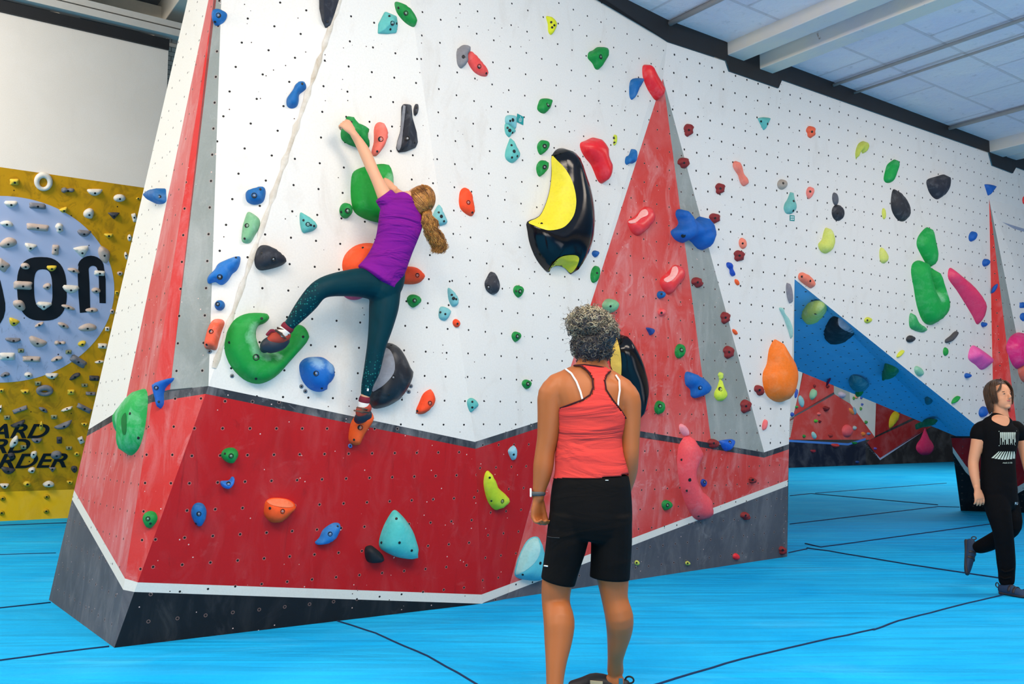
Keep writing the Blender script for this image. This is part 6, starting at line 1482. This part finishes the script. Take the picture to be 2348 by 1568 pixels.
decal_on(bvg, [(842, 890), (846, 891), (845, 897), (841, 896)], 'legging_tab', mStrap, .002, leg)
# shirt
mPur = cloth('purple_jersey', (122, 22, 136), (3, 3, 11), 1.0, .8, rot=(0, R(-50), 0), dist=.045, c2=(86, 12, 104))
t0s = [loft([(wo(866, 640, .21), c2(54), .104, (wo(915, 678, .2) - wo(824, 606, .2)).normalized()), (wo(884, 610, .22), c2(49), .100, sdv), (wo(903, 565, .24), c2(46), .096, sdv), (wo(916, 522, .26), c2(51), .100, sdv), (wo(923, 492, .27), c2(53), .088, sdv), (wo(932, 470, .27), c2(38), .070, sdv), (wo(939, 463, .27), c2(26), .06, sdv)], 28, cap=.15),
       limb([(wo(905, 485, .26), .062), (wo(890, 462, .25), .062), (wo(880, 448, .245), .058)], wx, cap=.1),
       limb([(wo(950, 500, .25), .058), (wo(958, 492, .23), .056), (wo(962, 500, .22), .05)], wx)]
sh = put(fuse('t_shirt', t0s, mPur, .006, 4), girl)
# socks and shoes
mSock = cloth('white_sock', (228, 226, 222), fs=.1); mMar = plain('maroon_band', (116, 22, 44), .8)
put(link('sock', mesh('sock', *limb([(wo(654, 757, .17), .034), (wo(645, 768, .16), .037), (wo(640, 775, .155), .036)], wz), None, True), None, [mSock]), girl)
put(link('sock', mesh('sock', *limb([(wo(834, 922, .14), .032), (wo(833, 936, .135), .034), (wo(832, 945, .13), .034)], wx), None, True), None, [mSock]), girl)
put(link('sock_cuff', mesh('sock_cuff', *limb([(wo(661, 749, .175), .036), (wo(657, 753, .172), .036)], wz), None, True), None, [mMar]), girl)
put(link('sock_cuff', mesh('sock_cuff', *limb([(wo(836, 914, .145), .033), (wo(835, 920, .142), .033)], wx), None, True), None, [mMar]), girl)
mRedS = plain('rust_suede', (176, 62, 44), .75, .4); mRub = plain('slate_rubber', (40, 44, 56), .5, .2); mStr = plain('striped_strap', (96, 74, 62), .8, .6, 60)
def gshoe(label, secs, red, sidev, straps):
    sr = put(empty('climbing_shoe', secs[0][0]), girl); bpy.context.view_layer.update()
    put(fuse('rubber', [loft([(p, a, b, sidev) for p, a, b in secs])], mRub, .0045, 3), sr)
    put(fuse('upper', [loft([(p, a, b, sidev) for p, a, b in red])], mRedS, .0045, 3), sr)
    for p, q_, r_ in straps: put(link('strap', mesh('strap', *limb([(p, r_), ((p + q_) / 2 + N0 * .012, r_), (q_, r_)], sidev, .35), None, True), None, [mStr]), sr)
    return sr
s2 = (wo(610, 770, .15) - wo(650, 790, .15)).normalized()
sA = gshoe('grey and rust climbing shoe of the girl, standing in the big green hook', [(wo(652, 778, .15), .036, .034), (wo(640, 785, .14), .046, .040), (wo(622, 790, .13), .048, .042), (wo(610, 796, .11), .040, .036), (wo(606, 800, .10), .026, .026)],
      [(wo(654, 766, .16), .038, .036), (wo(642, 772, .155), .044, .040), (wo(628, 776, .145), .036, .038), (wo(618, 780, .135), .022, .03)], (wo(620, 770, .15) - wo(650, 800, .15)).normalized(),
      [(wo(632, 757, .19), wo(655, 775, .20), .012), (wo(636, 752, .17), wo(662, 765, .19), .010)])
put(link('pull_tab', mesh('pull_tab', *limb([(wo(612, 768, .15), .008), (wo(622, 758, .16), .009), (wo(632, 760, .17), .008)], wz, .6), None, True), None, [mMar]), sA)
gshoe('rust and black climbing shoe of the girl, standing on the orange foothold', [(wo(845, 950, .14), .026, .030), (wo(836, 952, .13), .036, .034), (wo(828, 957, .11), .040, .034), (wo(822, 962, .09), .030, .028)],
      [(wo(842, 934, .14), .030, .034), (wo(834, 938, .135), .040, .038), (wo(830, 946, .125), .040, .038)], wx,
      [(wo(812, 941, .18), wo(846, 946, .18), .010), (wo(818, 934, .17), wo(842, 940, .18), .008)])
# hair and ponytail
mGing = hairmat('ginger_brown_hair', (84, 50, 18), (166, 108, 46), .42, 45); mGing2 = hairmat('golden_hair', (150, 96, 36), (214, 156, 76), .4, 45)
hr_ = put(fuse('hair', [ellip(gh + gz * .012 - gf * .022, gx * .078, gf * .080, gz * .092), ellip(gh - gf * .045 - gz * .02, gx * .066, gf * .050, gz * .06)], mGing, .006, 3), girl)
tie = wo(981, 477, .33)
rng = random.Random(9); paths = []
for i in range(420):                     # combed back from the hairline to the tie
    th = rng.uniform(0, 2 * math.pi); e0 = rng.uniform(.0, .9)
    st_ = gh + gz * .012 - gf * .022 + (gx * math.cos(th) * .080 + gz * math.sin(th) * .094) * math.cos(e0 * 1.2) - gf * .082 * math.sin(e0 * 1.2) + gf * .01
    p = []
    for j in range(9):
        s_ = j / 8; q_ = st_.lerp(tie, s_); c_ = gh + gz * .012 - gf * .022; v_ = q_ - c_
        L_ = math.sqrt((v_.dot(gx) / .081) ** 2 + (v_.dot(gf) / .084) ** 2 + (v_.dot(gz) / .095) ** 2)
        if L_ < 1.0 and s_ < .85: q_ = c_ + v_ / max(L_, .3) * 1.0
        p.append(q_)
    paths.append(p)
strands('hair_strands', paths[:260], .0018, [mGing], hr_); strands('hair_strands', paths[260:], .0016, [mGing2], hr_)
put(tube('hair_tie', [tie + (wx * math.cos(a) + N0 * math.sin(a)) * .016 for a in [2 * math.pi * j / 12 for j in range(12)]], .005, plain('hair_tie_tan', (190, 130, 100), .7), None, True), hr_)
cl = [(981, 478, .33), (980, 495, .34), (986, 515, .33), (993, 535, .32), (1003, 553, .31), (1008, 568, .30), (1003, 582, .30)]
cw = [.012, .036, .046, .048, .050, .048, .034]
pa, pbb = [], []
for i in range(760):
    a = rng.uniform(0, 2 * math.pi); r_ = math.sqrt(rng.random()); ph = rng.uniform(0, 6.28) * .35 + a; am = rng.uniform(.2, 1.2); fq = rng.uniform(1.6, 2.4); end = rng.uniform(.72, 1.0); p = []
    for j in range(22):
        s_ = j / 21 * end * (len(cl) - 1); k_ = min(int(s_), len(cl) - 2); t_ = s_ - k_
        c_ = Vector(wo(*cl[k_])).lerp(wo(*cl[k_ + 1]), t_) if j == -1 else None
        p.append((k_, t_, a, r_, ph, am, fq, s_))
    (pa if rng.random() < .5 else pbb).append(p)
clp = [wo(*c) for c in cl]
def pony(lst):
    out = []
    for p in lst:
        q_ = []
        for k_, t_, a, r_, ph, am, fq, s_ in p:
            w_ = cw[k_] * (1 - t_) + cw[k_ + 1] * t_; c_ = clp[k_].lerp(clp[k_ + 1], t_)
            wv_ = .017 * am * math.sin(fq * s_ * 1.9 + ph) * min(1, s_ / 1.5)
            q_.append(c_ + wx * (math.cos(a) * r_ * w_ + wv_) + N0 * math.sin(a) * r_ * w_ * .7 + wz * wv_ * .3)
        out.append(q_)
    return out
strands('ponytail', pony(pa), .0020, [mGing], hr_); strands('ponytail', pony(pbb), .0018, [mGing2], hr_)
